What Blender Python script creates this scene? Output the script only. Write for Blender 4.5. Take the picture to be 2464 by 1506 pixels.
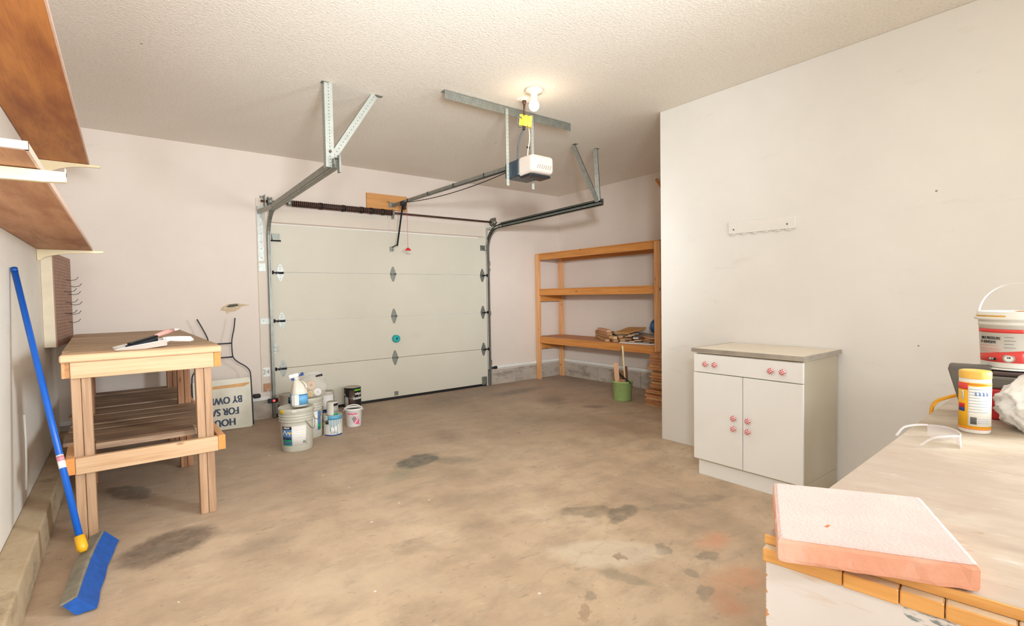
import bpy, bmesh, math, random
from mathutils import Vector, Matrix

for o in list(bpy.data.objects):
    bpy.data.objects.remove(o, do_unlink=True)
scene = bpy.context.scene
COL = scene.collection
rnd = random.Random(7)
PI = math.pi

# ------------------------------------------------------------------ camera
cam_d = bpy.data.cameras.new('camera')
cam = bpy.data.objects.new('camera', cam_d)
COL.objects.link(cam)
rgt = Vector((0.79193247, -0.61038382, -0.01656967))
upv = Vector((0.03453022, 0.01767479, 0.99924735))
fwd = Vector((0.60963155, 0.79190858, -0.03507392))
cam.matrix_world = Matrix(((rgt.x, upv.x, -fwd.x, 0.0), (rgt.y, upv.y, -fwd.y, 0.0), (rgt.z, upv.z, -fwd.z, 1.305), (0, 0, 0, 1)))
cam_d.sensor_width = 36.0
cam_d.lens = 36.0 * 1207.2 / 2464.0
cam_d.clip_start = 0.02
scene.camera = cam

# ------------------------------------------------------------------ world, lights, exposure
world = bpy.data.worlds.new('world')
scene.world = world
world.use_nodes = True
world.node_tree.nodes['Background'].inputs[0].default_value = (1.0, 0.95, 0.88, 1)
world.node_tree.nodes['Background'].inputs[1].default_value = 0.6

def area(name, loc, target, sx, sy, power, color):
    l = bpy.data.lights.new(name, 'AREA')
    l.shape = 'RECTANGLE'
    l.size = sx
    l.size_y = sy
    l.energy = power
    l.color = color
    o = bpy.data.objects.new(name, l)
    COL.objects.link(o)
    o.location = loc
    o.rotation_euler = (Vector(target) - Vector(loc)).to_track_quat('-Z', 'Y').to_euler()
    return o

COOL = (0.86, 0.94, 1.0)
FLASH = area('flash_light', (-0.05, -0.35, 2.05), (3.3, 5.4, 1.35), 0.30, 0.25, 11.5, COOL)
FLASH.data.spread = math.radians(100)
ALCOVE_FILL = area('alcove_fill_light', (-0.05, -0.35, 2.05), (5.0, 6.1, 1.30), 0.30, 0.25, 7.6, COOL)  # added fill lamp, narrow beam to brighten the far right alcove
ALCOVE_FILL.data.spread = math.radians(36)
REAR = area('rear_fill_light', (1.2, -4.3, 1.5), (1.9, 3.0, 1.7), 3.4, 2.4, 70, COOL)  # no window here: broad fill added behind the camera for evener light
CEIL_FILL = area('ceiling_fill_light', (0.5, -0.8, 1.6), (1.5, 3.6, 2.9), 0.6, 0.6, 26, COOL)  # unseen lamp added to brighten the ceiling, aimed up and forward
CEIL_FILL.data.spread = math.radians(85)
SIDE = area('side_fill_light', (3.70, -1.3, 1.75), (-0.5, 2.4, 1.0), 1.2, 1.1, 78, COOL)  # invented fill on the right, lifts the left wall; the partition has no window
SIDE.data.spread = math.radians(95)
bulb_l = bpy.data.lights.new('bulb_light', 'POINT')
bulb_l.energy = 1.3
bulb_l.color = (1.0, 0.78, 0.55)
bulb_l.shadow_soft_size = 0.035
bl = bpy.data.objects.new('bulb_light', bulb_l)
COL.objects.link(bl)
bl.location = (2.55, 2.99, 2.715)

vs = scene.view_settings
scene.display_settings.display_device = 'sRGB'
vs.view_transform = 'Standard'
vs.look = 'None'
vs.gamma = 1.0
vs.use_curve_mapping = False
vs.exposure = 0.63

# ------------------------------------------------------------------ materials
def lin(h):
    h = h.lstrip('#')
    v = [int(h[i:i + 2], 16) / 255 for i in (0, 2, 4)]
    return tuple(c / 12.92 if c <= 0.04045 else ((c + 0.055) / 1.055) ** 2.4 for c in v) + (1.0,)

class NT:
    def __init__(s, name):
        s.m = bpy.data.materials.new(name)
        s.m.use_nodes = True
        s.t = s.m.node_tree
        s.b = s.t.nodes['Principled BSDF']
        s.tc = s.t.nodes.new('ShaderNodeTexCoord')
    def n(s, typ, **kw):
        x = s.t.nodes.new(typ)
        for k, v in kw.items():
            setattr(x, k, v)
        return x
    def l(s, a, b):
        s.t.links.new(a, b)
    def noise(s, vec, scale, detail=4, rough=0.55, dist=0.0):
        x = s.n('ShaderNodeTexNoise')
        x.inputs['Scale'].default_value = scale
        x.inputs['Detail'].default_value = detail
        x.inputs['Roughness'].default_value = rough
        x.inputs['Distortion'].default_value = dist
        s.l(vec, x.inputs['Vector'])
        return x.outputs['Fac']
    def ramp(s, fac, stops):
        r = s.n('ShaderNodeValToRGB')
        e = r.color_ramp.elements
        while len(e) > 1:
            e.remove(e[-1])
        for i, (p, c) in enumerate(stops):
            x = e[0] if i == 0 else e.new(p)
            x.position = p
            x.color = c if isinstance(c, tuple) else (c, c, c, 1)
        s.l(fac, r.inputs[0])
        return r.outputs[0]
    def mix(s, fac, a, b, mode='MIX'):
        x = s.n('ShaderNodeMix', data_type='RGBA', blend_type=mode)
        for sock, v in ((x.inputs[0], fac), (x.inputs[6], a), (x.inputs[7], b)):
            if isinstance(v, (int, float)):
                sock.default_value = v
            elif isinstance(v, tuple):
                sock.default_value = v
            else:
                s.l(v, sock)
        return x.outputs[2]
    def math(s, op, a, b=0.0):
        x = s.n('ShaderNodeMath', operation=op)
        for sock, v in ((x.inputs[0], a), (x.inputs[1], b)):
            if isinstance(v, (int, float)):
                sock.default_value = v
            else:
                s.l(v, sock)
        return x.outputs[0]
    def mapping(s, vec, loc=(0, 0, 0), rot=(0, 0, 0), scale=(1, 1, 1), typ='POINT'):
        x = s.n('ShaderNodeMapping', vector_type=typ)
        x.inputs['Location'].default_value = loc
        x.inputs['Rotation'].default_value = rot
        x.inputs['Scale'].default_value = scale
        s.l(vec, x.inputs['Vector'])
        return x.outputs[0]
    def bump(s, h, strength, dist=0.01):
        x = s.n('ShaderNodeBump')
        x.inputs['Strength'].default_value = strength
        x.inputs['Distance'].default_value = dist
        s.l(h, x.inputs['Height'])
        s.l(x.outputs[0], s.b.inputs['Normal'])
    def color(s, c):
        if isinstance(c, tuple):
            s.b.inputs['Base Color'].default_value = c
        else:
            s.l(c, s.b.inputs['Base Color'])
    def world_vec(s):
        g = s.n('ShaderNodeNewGeometry')
        return g.outputs['Position']

MATS = {}
def plain(name, hexc, rough=0.5, metal=0.0, var=0.06, scale=12, bump=0.0, bscale=80, emit=None, trans=0.0, alpha=1.0, coat=0.0):
    if name in MATS:
        return MATS[name]
    t = NT(name)
    c = lin(hexc)
    f = t.noise(t.tc.outputs['Object'], scale, 4)
    lo = tuple(x * (1 - var) for x in c[:3]) + (1,)
    hi = tuple(min(1, x * (1 + var)) for x in c[:3]) + (1,)
    t.color(t.ramp(f, [(0.3, lo), (0.7, hi)]))
    t.b.inputs['Roughness'].default_value = rough
    t.b.inputs['Metallic'].default_value = metal
    t.b.inputs['Transmission Weight'].default_value = trans
    t.b.inputs['Alpha'].default_value = alpha
    t.b.inputs['Coat Weight'].default_value = coat
    if bump:
        t.bump(t.noise(t.tc.outputs['Object'], bscale, 5), bump, 0.004)
    if emit:
        t.b.inputs['Emission Color'].default_value = lin(emit[0])
        t.b.inputs['Emission Strength'].default_value = emit[1]
    MATS[name] = t.m
    return t.m

def wood(name, light, dark, knot=True, rough=0.6, grain=1.0, rand=0.12, blot=None, sat=None):
    """grain along the object's local X"""
    t = NT(name)
    oi = t.n('ShaderNodeObjectInfo')
    off = t.n('ShaderNodeVectorMath', operation='SCALE')
    cmb = t.n('ShaderNodeCombineXYZ')
    t.l(oi.outputs['Random'], cmb.inputs[0]); t.l(oi.outputs['Random'], cmb.inputs[1]); t.l(oi.outputs['Random'], cmb.inputs[2])
    t.l(cmb.outputs[0], off.inputs[0]); off.inputs['Scale'].default_value = 13.0
    ad = t.n('ShaderNodeVectorMath', operation='ADD')
    t.l(t.tc.outputs['Object'], ad.inputs[0]); t.l(off.outputs[0], ad.inputs[1])
    v = ad.outputs[0]
    sv = t.mapping(v, scale=(1.2, 28 * grain, 28 * grain))
    f1 = t.noise(sv, 1.6, 6, 0.6, 0.4)
    f2 = t.noise(t.mapping(v, scale=(3, 90, 90)), 2.0, 3, 0.6)
    f = t.math('ADD', t.math('MULTIPLY', f1, 0.75), t.math('MULTIPLY', f2, 0.25))
    c = t.ramp(f, [(0.33, lin(dark)), (0.55, lin(light)), (0.72, tuple(min(1, x * 1.1) for x in lin(light)[:3]) + (1,))])
    if blot:
        b = t.noise(t.mapping(v, scale=(0.9, 5, 5)), 1.7, 4)
        c = t.mix(t.ramp(b, [(0.45, 0.0), (0.68, 0.8)]), c, lin(blot))
    if knot:
        vo = t.n('ShaderNodeTexVoronoi')
        t.l(t.mapping(v, scale=(3.2, 9, 9)), vo.inputs['Vector']); vo.inputs['Scale'].default_value = 1.3
        k = t.ramp(vo.outputs['Distance'], [(0.06, 0.85), (0.13, 0.0)])
        c = t.mix(k, c, lin('#7a4424'))
    hs = t.n('ShaderNodeHueSaturation')
    t.l(c, hs.inputs['Color'])
    val = t.math('ADD', t.math('MULTIPLY', oi.outputs['Random'], rand * 2), 1 - rand)
    t.l(val, hs.inputs['Value'])
    t.color(hs.outputs[0])
    t.b.inputs['Roughness'].default_value = rough
    t.bump(f, 0.18, 0.003)
    MATS[name] = t.m
    return t.m

def wall_mat(name, hexc, specks=0.0, bump=0.08):
    t = NT(name)
    p = t.world_vec()
    c0 = lin(hexc)
    f = t.noise(p, 1.1, 5, 0.6)
    c = t.ramp(f, [(0.3, tuple(x * 0.95 for x in c0[:3]) + (1,)), (0.7, tuple(min(1, x * 1.03) for x in c0[:3]) + (1,))])
    sm = t.noise(t.mapping(p, scale=(1, 1, 3)), 2.3, 6, 0.7)
    c = t.mix(t.ramp(sm, [(0.62, 0.0), (0.8, 0.22)]), c, lin('#b39c80'))
    if specks:
        vo = t.n('ShaderNodeTexVoronoi')
        vo.inputs['Scale'].default_value = specks
        t.l(p, vo.inputs['Vector'])
        k = t.math('LESS_THAN', vo.outputs['Distance'], 0.028)
        sel = t.math('GREATER_THAN', t.noise(p, 1.9, 2), 0.5)
        c = t.mix(t.math('MULTIPLY', t.math('MULTIPLY', k, sel), 0.75), c, lin('#8a6a50'))
    t.color(c)
    t.b.inputs['Roughness'].default_value = 0.62
    t.b.inputs['Specular IOR Level'].default_value = 0.3
    t.bump(t.noise(p, 55, 4), bump, 0.004)
    MATS[name] = t.m
    return t.m

M_WALL = wall_mat('painted_drywall', '#e2d3c6', 0)
M_PART = wall_mat('painted_partition', '#ebe6df', 4.2)
M_WALLL = wall_mat('painted_left_wall', '#f8f2e6', 0)

def ceiling_mat():
    t = NT('textured_ceiling')
    p = t.world_vec()
    f = t.noise(p, 1.3, 4)
    c = t.ramp(f, [(0.3, lin('#f1e9de')), (0.7, lin('#f5eee3'))])
    g = t.noise(p, 62, 3, 0.6)
    c = t.mix(t.ramp(g, [(0.35, 0.35), (0.55, 0.0)]), c, lin('#d8cab6'))
    vo = t.n('ShaderNodeTexVoronoi'); vo.inputs['Scale'].default_value = 2.6
    t.l(p, vo.inputs['Vector'])
    k = t.math('LESS_THAN', vo.outputs['Distance'], 0.022)
    c = t.mix(t.math('MULTIPLY', k, 0.7), c, lin('#8d6a48'))
    t.color(c)
    t.b.inputs['Roughness'].default_value = 0.8
    t.bump(t.math('ADD', g, t.math('MULTIPLY', t.noise(p, 130, 3), 0.5)), 0.40, 0.010)
    return t.m
M_CEIL = ceiling_mat()

STAINS = [  # x, y, half axes, angle, colour, strength, sharpness
 (1.80, 3.61, 0.20, 0.12, -2.84, '#42504c', 0.9, 1), (1.57, 3.42, 0.15, 0.08, -2.48, '#7b8468', 0.6, 0),
 (2.02, 3.43, 0.20, 0.09, 2.35, '#6a6a58', 0.55, 0), (2.17, 2.08, 0.17, 0.07, 2.49, '#706450', 0.65, 1),
 (2.29, 1.94, 0.14, 0.07, -2.84, '#656056', 0.75, 1), (1.78, 1.50, 0.13, 0.045, 1.92, '#857c68', 0.6, 1),
 (0.14, 3.23, 0.23, 0.16, -2.56, '#5f5044', 0.95, 1), (0.11, 3.20, 0.07, 0.05, -2.56, '#8a7d6c', 0.6, 0),
 (-0.03, 4.30, 0.20, 0.09, 2.02, '#4c4a46', 0.7, 1), (4.17, 5.33, 0.42, 0.14, -3.05, '#5c5c54', 0.75, 0),
 (4.16, 4.61, 0.26, 0.15, 0.81, '#6b6052', 0.7, 0), (4.27, 4.01, 0.15, 0.08, 2.51, '#66584a', 0.7, 0),
 (2.35, 4.08, 0.22, 0.13, 1.28, '#7c6458', 0.55, 0), (2.40, 1.42, 0.11, 0.07, 0.02, '#cf7d42', 0.9, 0),
 (2.17, 1.16, 0.16, 0.09, 2.85, '#cf8448', 0.85, 0), (1.96, 1.08, 0.10, 0.07, 1.15, '#c47a48', 0.8, 0),
 (1.45, 1.44, 0.055, 0.018, 0.74, '#9c7b58', 0.8, 1), (1.95, 1.20, 0.06, 0.03, -3.08, '#7d7666', 0.65, 1),
 (2.12, 1.54, 0.06, 0.04, 0.42, '#7a7060', 0.7, 1), (3.44, 5.60, 0.9, 0.38, -2.80, '#6f6154', 0.55, 0),
 (3.33, 4.01, 0.5, 0.3, 2.40, '#806c58', 0.5, 0), (0.55, 2.90, 0.18, 0.12, -2.33, '#8a765f', 0.55, 0),
 (1.77, 2.65, 0.22, 0.15, 2.29, '#9a8062', 0.5, 0), (2.87, 1.74, 0.15, 0.06, 2.61, '#85765f', 0.55, 1),
 (1.88, 1.69, 0.27, 0.12, 2.49, '#dccbb0', 0.7, 1), (0.76, 2.28, 0.4, 0.15, 2.39, '#d3bc98', 0.5, 0),
 (1.15, 2.35, 0.12, 0.06, 2.4, '#9b8467', 0.5, 1), (2.6, 1.8, 0.2, 0.05, 2.6, '#837763', 0.5, 1), (2.25, 1.35, 0.05, 0.04, 0, '#79705f', 0.7, 1),
 (1.9, 1.62, 0.03, 0.03, 0, '#8a6a4a', 0.8, 1), (1.55, 1.5, 0.03, 0.03, 0, '#857a68', 0.7, 1), (2.05, 1.32, 0.035, 0.03, 0, '#857a68', 0.7, 1)]

def floor_mat():
    t = NT('stained_concrete')
    p = t.world_vec()
    wob = t.n('ShaderNodeTexNoise'); wob.inputs['Scale'].default_value = 7.0; wob.inputs['Detail'].default_value = 6
    wob.inputs['Roughness'].default_value = 0.65
    t.l(p, wob.inputs['Vector'])
    ws = t.n('ShaderNodeVectorMath', operation='SUBTRACT'); t.l(wob.outputs['Color'], ws.inputs[0]); ws.inputs[1].default_value = (0.5, 0.5, 0.5)
    wm = t.n('ShaderNodeVectorMath', operation='SCALE'); t.l(ws.outputs[0], wm.inputs[0]); wm.inputs['Scale'].default_value = 0.16
    wa = t.n('ShaderNodeVectorMath', operation='ADD'); t.l(p, wa.inputs[0]); t.l(wm.outputs[0], wa.inputs[1])
    pw = wa.outputs[0]
    st = t.mapping(p, rot=(0, 0, 0.6), scale=(1.0, 0.55, 1))
    f1 = t.noise(st, 1.5, 8, 0.62, 0.1)
    c = t.ramp(f1, [(0.28, lin('#a5896c')), (0.45, lin('#bfa07c')), (0.60, lin('#cdb08b')), (0.75, lin('#dac2a0'))])
    # greyer, darker concrete towards the door
    sx = t.n('ShaderNodeSeparateXYZ'); t.l(pw, sx.inputs[0])
    far = t.n('ShaderNodeMapRange'); t.l(sx.outputs[1], far.inputs[0]); far.inputs[1].default_value = 2.6; far.inputs[2].default_value = 5.2
    c = t.mix(t.math('MULTIPLY', far.outputs[0], 0.62), c, lin('#8e7764'))
    f2 = t.noise(t.mapping(p, rot=(0, 0, 0.65), scale=(1, 1.9, 1)), 3.2, 7, 0.68, 0.1)
    c = t.mix(t.ramp(f2, [(0.34, 0.42), (0.55, 0.0)]), c, lin('#8f7760'))
    f3 = t.noise(p, 11, 8, 0.75, 0.1)
    c = t.mix(t.ramp(f3, [(0.60, 0.0), (0.74, 0.5)]), c, lin('#e2d0b2'))
    f4 = t.noise(t.mapping(p, loc=(5, 1, 0)), 4.3, 5, 0.6, 0.1)
    c = t.mix(t.ramp(f4, [(0.62, 0.0), (0.78, 0.3)]), c, lin('#b9774c'))
    f6 = t.noise(t.mapping(p, loc=(3, 9, 0), rot=(0, 0, 0.5), scale=(1, 2.2, 1)), 6, 8, 0.7, 0.1)
    c = t.mix(t.ramp(f6, [(0.59, 0.0), (0.68, 0.42)]), c, lin('#73685a'))
    f7 = t.noise(t.mapping(p, loc=(7, 2, 0)), 21, 6, 0.7, 0.3)
    c = t.mix(t.ramp(f7, [(0.615, 0.0), (0.69, 0.5)]), c, lin('#7e6f5d'))
    for (x, y, a, b, r, col, s, sh) in STAINS:
        mv = t.mapping(pw, loc=(x, y, 0), rot=(0, 0, r), scale=(a, b, 1), typ='TEXTURE')
        ln = t.n('ShaderNodeVectorMath', operation='LENGTH')
        fl = t.n('ShaderNodeVectorMath', operation='MULTIPLY'); t.l(mv, fl.inputs[0]); fl.inputs[1].default_value = (1, 1, 0)
        t.l(fl.outputs[0], ln.inputs[0])
        d = ln.outputs['Value']
        mr = t.n('ShaderNodeMapRange'); mr.interpolation_type = 'SMOOTHSTEP'
        t.l(d, mr.inputs[0])
        mr.inputs[1].default_value = 0.8 if sh else 0.2; mr.inputs[2].default_value = 1.25 if sh else 1.6
        mr.inputs[3].default_value = s; mr.inputs[4].default_value = 0.0
        mod = t.math('MULTIPLY', mr.outputs[0], t.ramp(f3, [(0.3, 1.0), (0.62, 0.55)]))
        c = t.mix(mod, c, lin(col))
    # faint hairline cracks
    vo = t.n('ShaderNodeTexVoronoi', feature='DISTANCE_TO_EDGE'); vo.inputs['Scale'].default_value = 0.42
    t.l(pw, vo.inputs['Vector'])
    cr = t.ramp(vo.outputs['Distance'], [(0.0, 0.16), (0.004, 0.0)])
    c = t.mix(cr, c, lin('#85705a'))
    # paint specks
    v2 = t.n('ShaderNodeTexVoronoi'); v2.inputs['Scale'].default_value = 6.0; t.l(p, v2.inputs['Vector'])
    sp = t.math('LESS_THAN', v2.outputs['Distance'], 0.045)
    sel = t.math('GREATER_THAN', t.noise(p, 2.7, 1), 0.52)
    c = t.mix(t.math('MULTIPLY', t.math('MULTIPLY', sp, sel), 0.8), c, lin('#efe9df'))
    hs = t.n('ShaderNodeHueSaturation'); hs.inputs['Saturation'].default_value = 0.80; hs.inputs['Value'].default_value = 1.22
    t.l(c, hs.inputs['Color'])
    t.color(hs.outputs[0])
    t.b.inputs['Roughness'].default_value = 0.62
    t.b.inputs['Specular IOR Level'].default_value = 0.35
    t.bump(t.math('ADD', t.noise(p, 40, 6, 0.7), t.math('MULTIPLY', f3, 1.0)), 0.22, 0.006)
    return t.m
M_FLOOR = floor_mat()

def block_mat(name='concrete_curb', a='#a89c8c', b='#8a7f72', dark='#6a5f55'):
    t = NT(name)
    p = t.world_vec()
    c = t.ramp(t.noise(p, 5, 8, 0.7), [(0.3, lin(b)), (0.65, lin(a))])
    c = t.mix(t.ramp(t.noise(t.mapping(p, scale=(1, 1, 2.5)), 3.1, 6, 0.7, 0.05), [(0.52, 0.0), (0.66, 0.75)]), c, lin(dark))
    t.color(c)
    t.b.inputs['Roughness'].default_value = 0.85
    t.bump(t.noise(p, 45, 6, 0.7), 0.4, 0.006)
    return t.m
M_CURB = block_mat('concrete_curb', '#c6b9aa', '#aa9d8e', '#83776a')
M_CURBL = block_mat('concrete_curb_left', '#cdb898', '#b29a7a', '#8c7a62')

PINE = wood('pine_board', '#deb78f', '#c99c72', rand=0.10)
PINEO = wood('orange_pine', '#d08a44', '#b8702f', rand=0.06)
PINEF = wood('fir_post', '#e2a873', '#c98a56', rand=0.06)
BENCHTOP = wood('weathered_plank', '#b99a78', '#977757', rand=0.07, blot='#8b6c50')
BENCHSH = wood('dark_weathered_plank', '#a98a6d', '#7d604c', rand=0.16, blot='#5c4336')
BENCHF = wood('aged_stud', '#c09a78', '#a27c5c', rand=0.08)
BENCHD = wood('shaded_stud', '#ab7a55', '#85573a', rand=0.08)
ENDG = plain('end_grain', '#e0924a', 0.7, var=0.12, scale=60)
DARKPLY = wood('stained_plywood', '#d08a48', '#ad6a38', knot=False, rand=0.02, grain=0.25, blot='#96552f')
DARKPLY2 = wood('plain_plywood', '#d6a077', '#b98259', knot=False, rand=0.02, grain=0.25, blot='#a66d46')
PLYPINK = plain('pale_painted_edge', '#e3c3b0', 0.6, var=0.08, scale=20)
PEGBROWN = plain('pegboard_brown', '#a98470', 0.7, var=0.1)
CREAM = plain('cream_enamel', '#e8d6ac', 0.35, var=0.04)
GALV = plain('galvanised_steel', '#a0a19a', 0.42, 0.75, var=0.12, scale=30, bump=0.05)
GALVD = plain('dull_track_steel', '#8b8c83', 0.45, 0.65, var=0.15, scale=20, bump=0.04)
GALVL = plain('painted_grey_steel', '#a9aaa0', 0.5, 0.25, var=0.08, scale=20)
BLACK = plain('black_rubber', '#17171a', 0.55, var=0.1)
BLACKM = plain('black_metal', '#20222a', 0.4, 0.3, var=0.1)
RUST = plain('rusty_spring_steel', '#5c4238', 0.6, 0.35, var=0.35, scale=45, bump=0.2)
RUSTD = plain('dark_spring_steel', '#2b201c', 0.55, 0.35, var=0.2, scale=45)
WHITE = plain('white_plastic', '#eeeae2', 0.4, var=0.03)
WHITEW = plain('white_lamp_plastic', '#c2b4a8', 0.35, var=0.02)
NAVY = plain('navy_plastic', '#28363f', 0.35, var=0.08)
BLUE = plain('blue_plastic', '#0b5fc4', 0.33, var=0.04)
BLUEB = plain('blue_bristles', '#1d5bb4', 0.65, var=0.18, scale=25, bump=0.3, bscale=180)
YEL = plain('yellow_plastic', '#f2b51c', 0.4, var=0.04)
YELC = plain('yellow_adapter', '#ecc93a', 0.4, var=0.03)
RED = plain('red_plastic', '#c8242a', 0.4, var=0.04)
REDL = plain('red_label', '#e2463f', 0.5, var=0.03)
TEAL = plain('teal_plastic', '#1fa6a6', 0.5, var=0.06)
GREEN = plain('lime_green_plastic', '#a5bf78', 0.45, var=0.06)
GREENL = plain('green_label', '#17a06c', 0.5, var=0.03)
LIME = plain('lime_print', '#7ad532', 0.5, var=0.03)
DOORP = wall_mat('door_paint', '#d8d0be', 0, 0.04)
PAILG = plain('grey_pail_plastic', '#c9c4b4', 0.42, var=0.05)
METALCAN = plain('bare_can_metal', '#b8afa4', 0.3, 0.8, var=0.08)
BLABEL = plain('blue_grey_label', '#5e82ad', 0.5, var=0.12, scale=20)
LBLUE = plain('light_blue_label', '#6fb3e0', 0.5, var=0.12, scale=30)
DBLUE = plain('dark_blue_print', '#15408f', 0.5, var=0.05)
BLACKL = plain('black_label', '#17181c', 0.4, var=0.05)
BROWNL = plain('brown_label', '#4a332a', 0.4, var=0.1)
DRIPB = plain('blue_paint_drips', '#5fa6c4', 0.35, var=0.08)
PAPER = plain('paper_label', '#f0ece4', 0.6, var=0.02)
PINKL = plain('pink_print', '#ee5f8e', 0.5, var=0.03)
GREYP = plain('grey_print', '#8a8882', 0.6, var=0.05)
SIGNM = plain('sign_enamel', '#dcd5c0', 0.45, var=0.05)
SIGNF = plain('aged_tape', '#d6a266', 0.6, var=0.15)
NAVYT = plain('navy_lettering', '#26334e', 0.5, var=0.05)
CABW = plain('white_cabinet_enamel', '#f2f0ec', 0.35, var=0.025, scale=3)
CABSHADE = plain('cabinet_enamel_shaded', '#bfb59f', 0.35, var=0.03, scale=3)  # same white enamel, darkened so the side reads as turned from the light
CABT = plain('cream_laminate', '#efe2cf', 0.4, var=0.04, scale=3)
STEEL = plain('brushed_edge_steel', '#b5aea4', 0.35, 0.6, var=0.15, scale=9)
BRICKP = plain('pale_paver_face', '#cdb1a8', 0.85, var=0.06, scale=9, bump=0.3, bscale=160)
BRICKR = None
ORANGE = plain('orange_cord_rubber', '#e8a21c', 0.4, var=0.04)
GREYB = plain('grey_box_plastic', '#6c675f', 0.5, var=0.08)
BLUEBALL = plain('blue_ball_vinyl', '#12578f', 0.25, var=0.08)
PINKH = plain('pink_handle', '#e0a79c', 0.4, var=0.05)
DUSTW = plain('dustpan_white', '#ece6de', 0.4, var=0.03)
CORDG = plain('grey_cord', '#4a525c', 0.5, var=0.05)
CORDB = plain('brown_cord', '#4a2f1f', 0.5, var=0.05)
WIREW = plain('white_wire', '#dccdb8', 0.5, var=0.05)
WOODSCRAP = wood('scrap_pine', '#c99a6a', '#a87648', knot=False, rand=0.15)
WOODGREY = wood('scrap_grey_board', '#8f8577', '#6d6459', knot=False, rand=0.15)
WOODRED = wood('scrap_cedar', '#c08457', '#96603c', knot=False, rand=0.18)
WOODOAK = wood('oak_ply', '#cd9550', '#b67c3a', knot=False, rand=0.02)
WOODPINK = wood('pink_pine', '#deab84', '#cd946c', knot=False, rand=0.03)
WOODPALE = wood('pale_dowel', '#ebd6ae', '#d6bb8c', knot=False, rand=0.03)
TAPEO = wood('raw_edge_pine', '#e6aa62', '#d6954a', knot=False, rand=0.07)

def brick_side():
    t = NT('terracotta_edge')
    o = t.tc.outputs['Object']
    c = t.ramp(t.noise(o, 9, 5), [(0.3, lin('#e3a083')), (0.7, lin('#ecae92'))])
    c = t.mix(t.ramp(t.noise(o, 7, 6, 0.6, 0.5), [(0.5, 0.0), (0.66, 0.6)]), c, lin('#f0cdbd'))
    t.color(c); t.b.inputs['Roughness'].default_value = 0.9
    t.bump(t.noise(o, 150, 6, 0.7), 0.5, 0.004)
    return t.m
BRICKR = brick_side()

def tabletop_mat():
    t = NT('worn_plywood_top')
    o = t.mapping(t.tc.outputs['Object'], rot=(0, 0, 1.35))
    f = t.noise(t.mapping(o, scale=(1.0, 3.5, 1)), 2.6, 8, 0.66, 0.1)
    c = t.ramp(f, [(0.3, lin('#bfa284')), (0.48, lin('#d6bd9c')), (0.68, lin('#e8dabf'))])
    g = t.noise(o, 1.6, 5, 0.6, 0.4)
    c = t.mix(t.ramp(g, [(0.40, 0.75), (0.58, 0.0)]), c, lin('#b89a82'))
    v = t.noise(t.mapping(o, scale=(1.5, 3, 1)), 13, 5, 0.6)
    c = t.mix(t.ramp(v, [(0.64, 0.0), (0.70, 0.6)]), c, lin('#b98550'))
    w = t.noise(t.mapping(o, loc=(4, 4, 0), scale=(1, 4, 1)), 9, 5, 0.6)
    c = t.mix(t.ramp(w, [(0.66, 0.0), (0.72, 0.8)]), c, lin('#f6efe2'))
    k = t.noise(t.mapping(o, loc=(1, 7, 0), scale=(1, 5, 1)), 10, 3, 0.6)
    c = t.mix(t.ramp(k, [(0.72, 0.0), (0.76, 0.7)]), c, lin('#6a6258'))
    hs = t.n('ShaderNodeHueSaturation'); hs.inputs['Saturation'].default_value = 0.80; hs.inputs['Value'].default_value = 0.74
    t.l(c, hs.inputs['Color'])
    t.color(hs.outputs[0]); t.b.inputs['Roughness'].default_value = 0.55
    t.bump(f, 0.15, 0.003)
    return t.m
M_TABLE = tabletop_mat()

def worn_panel():
    t = NT('chipped_white_paint')
    o = t.world_vec()
    c = t.ramp(t.noise(o, 4, 5), [(0.3, lin('#e4dcd8')), (0.7, lin('#ece6e4'))])
    s = t.noise(t.mapping(o, scale=(6, 1.4, 14)), 3, 6, 0.6)
    c = t.mix(t.ramp(s, [(0.63, 0.0), (0.72, 0.45)]), c, lin('#d8b48c'))
    sx = t.n('ShaderNodeSeparateXYZ'); t.l(o, sx.inputs[0])
    edge = t.math('GREATER_THAN', t.math('ADD', sx.outputs[1], t.math('MULTIPLY', t.noise(t.mapping(o, scale=(1, 2, 30)), 2.2, 5), 0.045)), 0.532)
    c = t.mix(t.math('MULTIPLY', edge, 0.85), c, lin('#d98c46'))
    d = t.mapping(o, loc=(1.09, 0.232, 0.722), scale=(1, 0.04, 0.018), typ='TEXTURE')
    ln = t.n('ShaderNodeVectorMath', operation='LENGTH')
    fl = t.n('ShaderNodeVectorMath', operation='MULTIPLY'); t.l(d, fl.inputs[0]); fl.inputs[1].default_value = (0, 1, 1)
    t.l(fl.outputs[0], ln.inputs[0])
    n2 = t.noise(t.mapping(o, scale=(1, 14, 60)), 2.5, 4)
    m = t.math('MULTIPLY', t.math('LESS_THAN', ln.outputs['Value'], 1.2), t.ramp(n2, [(0.52, 0.0), (0.6, 0.8)]))
    c = t.mix(m, c, lin('#5f7478'))
    t.color(c); t.b.inputs['Roughness'].default_value = 0.5
    t.bump(s, 0.12, 0.003)
    return t.m
M_PANEL = worn_panel()

def clear_plastic(name, hexc, alpha, rough=0.15):
    t = NT(name)
    t.color(lin(hexc))
    t.b.inputs['Roughness'].default_value = rough
    t.b.inputs['Alpha'].default_value = alpha
    t.b.inputs['Specular IOR Level'].default_value = 0.8
    return t.m
M_CLEAR = clear_plastic('clear_polycarbonate', '#f2ecee', 0.28)
M_BAG = clear_plastic('translucent_bag_film', '#f2ede6', 0.20, 0.22)
M_BAGW = plain('white_bag_film', '#f2efec', 0.35, var=0.03)
M_JUG = plain('milky_jug', '#e4dccb', 0.3, var=0.03)

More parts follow.
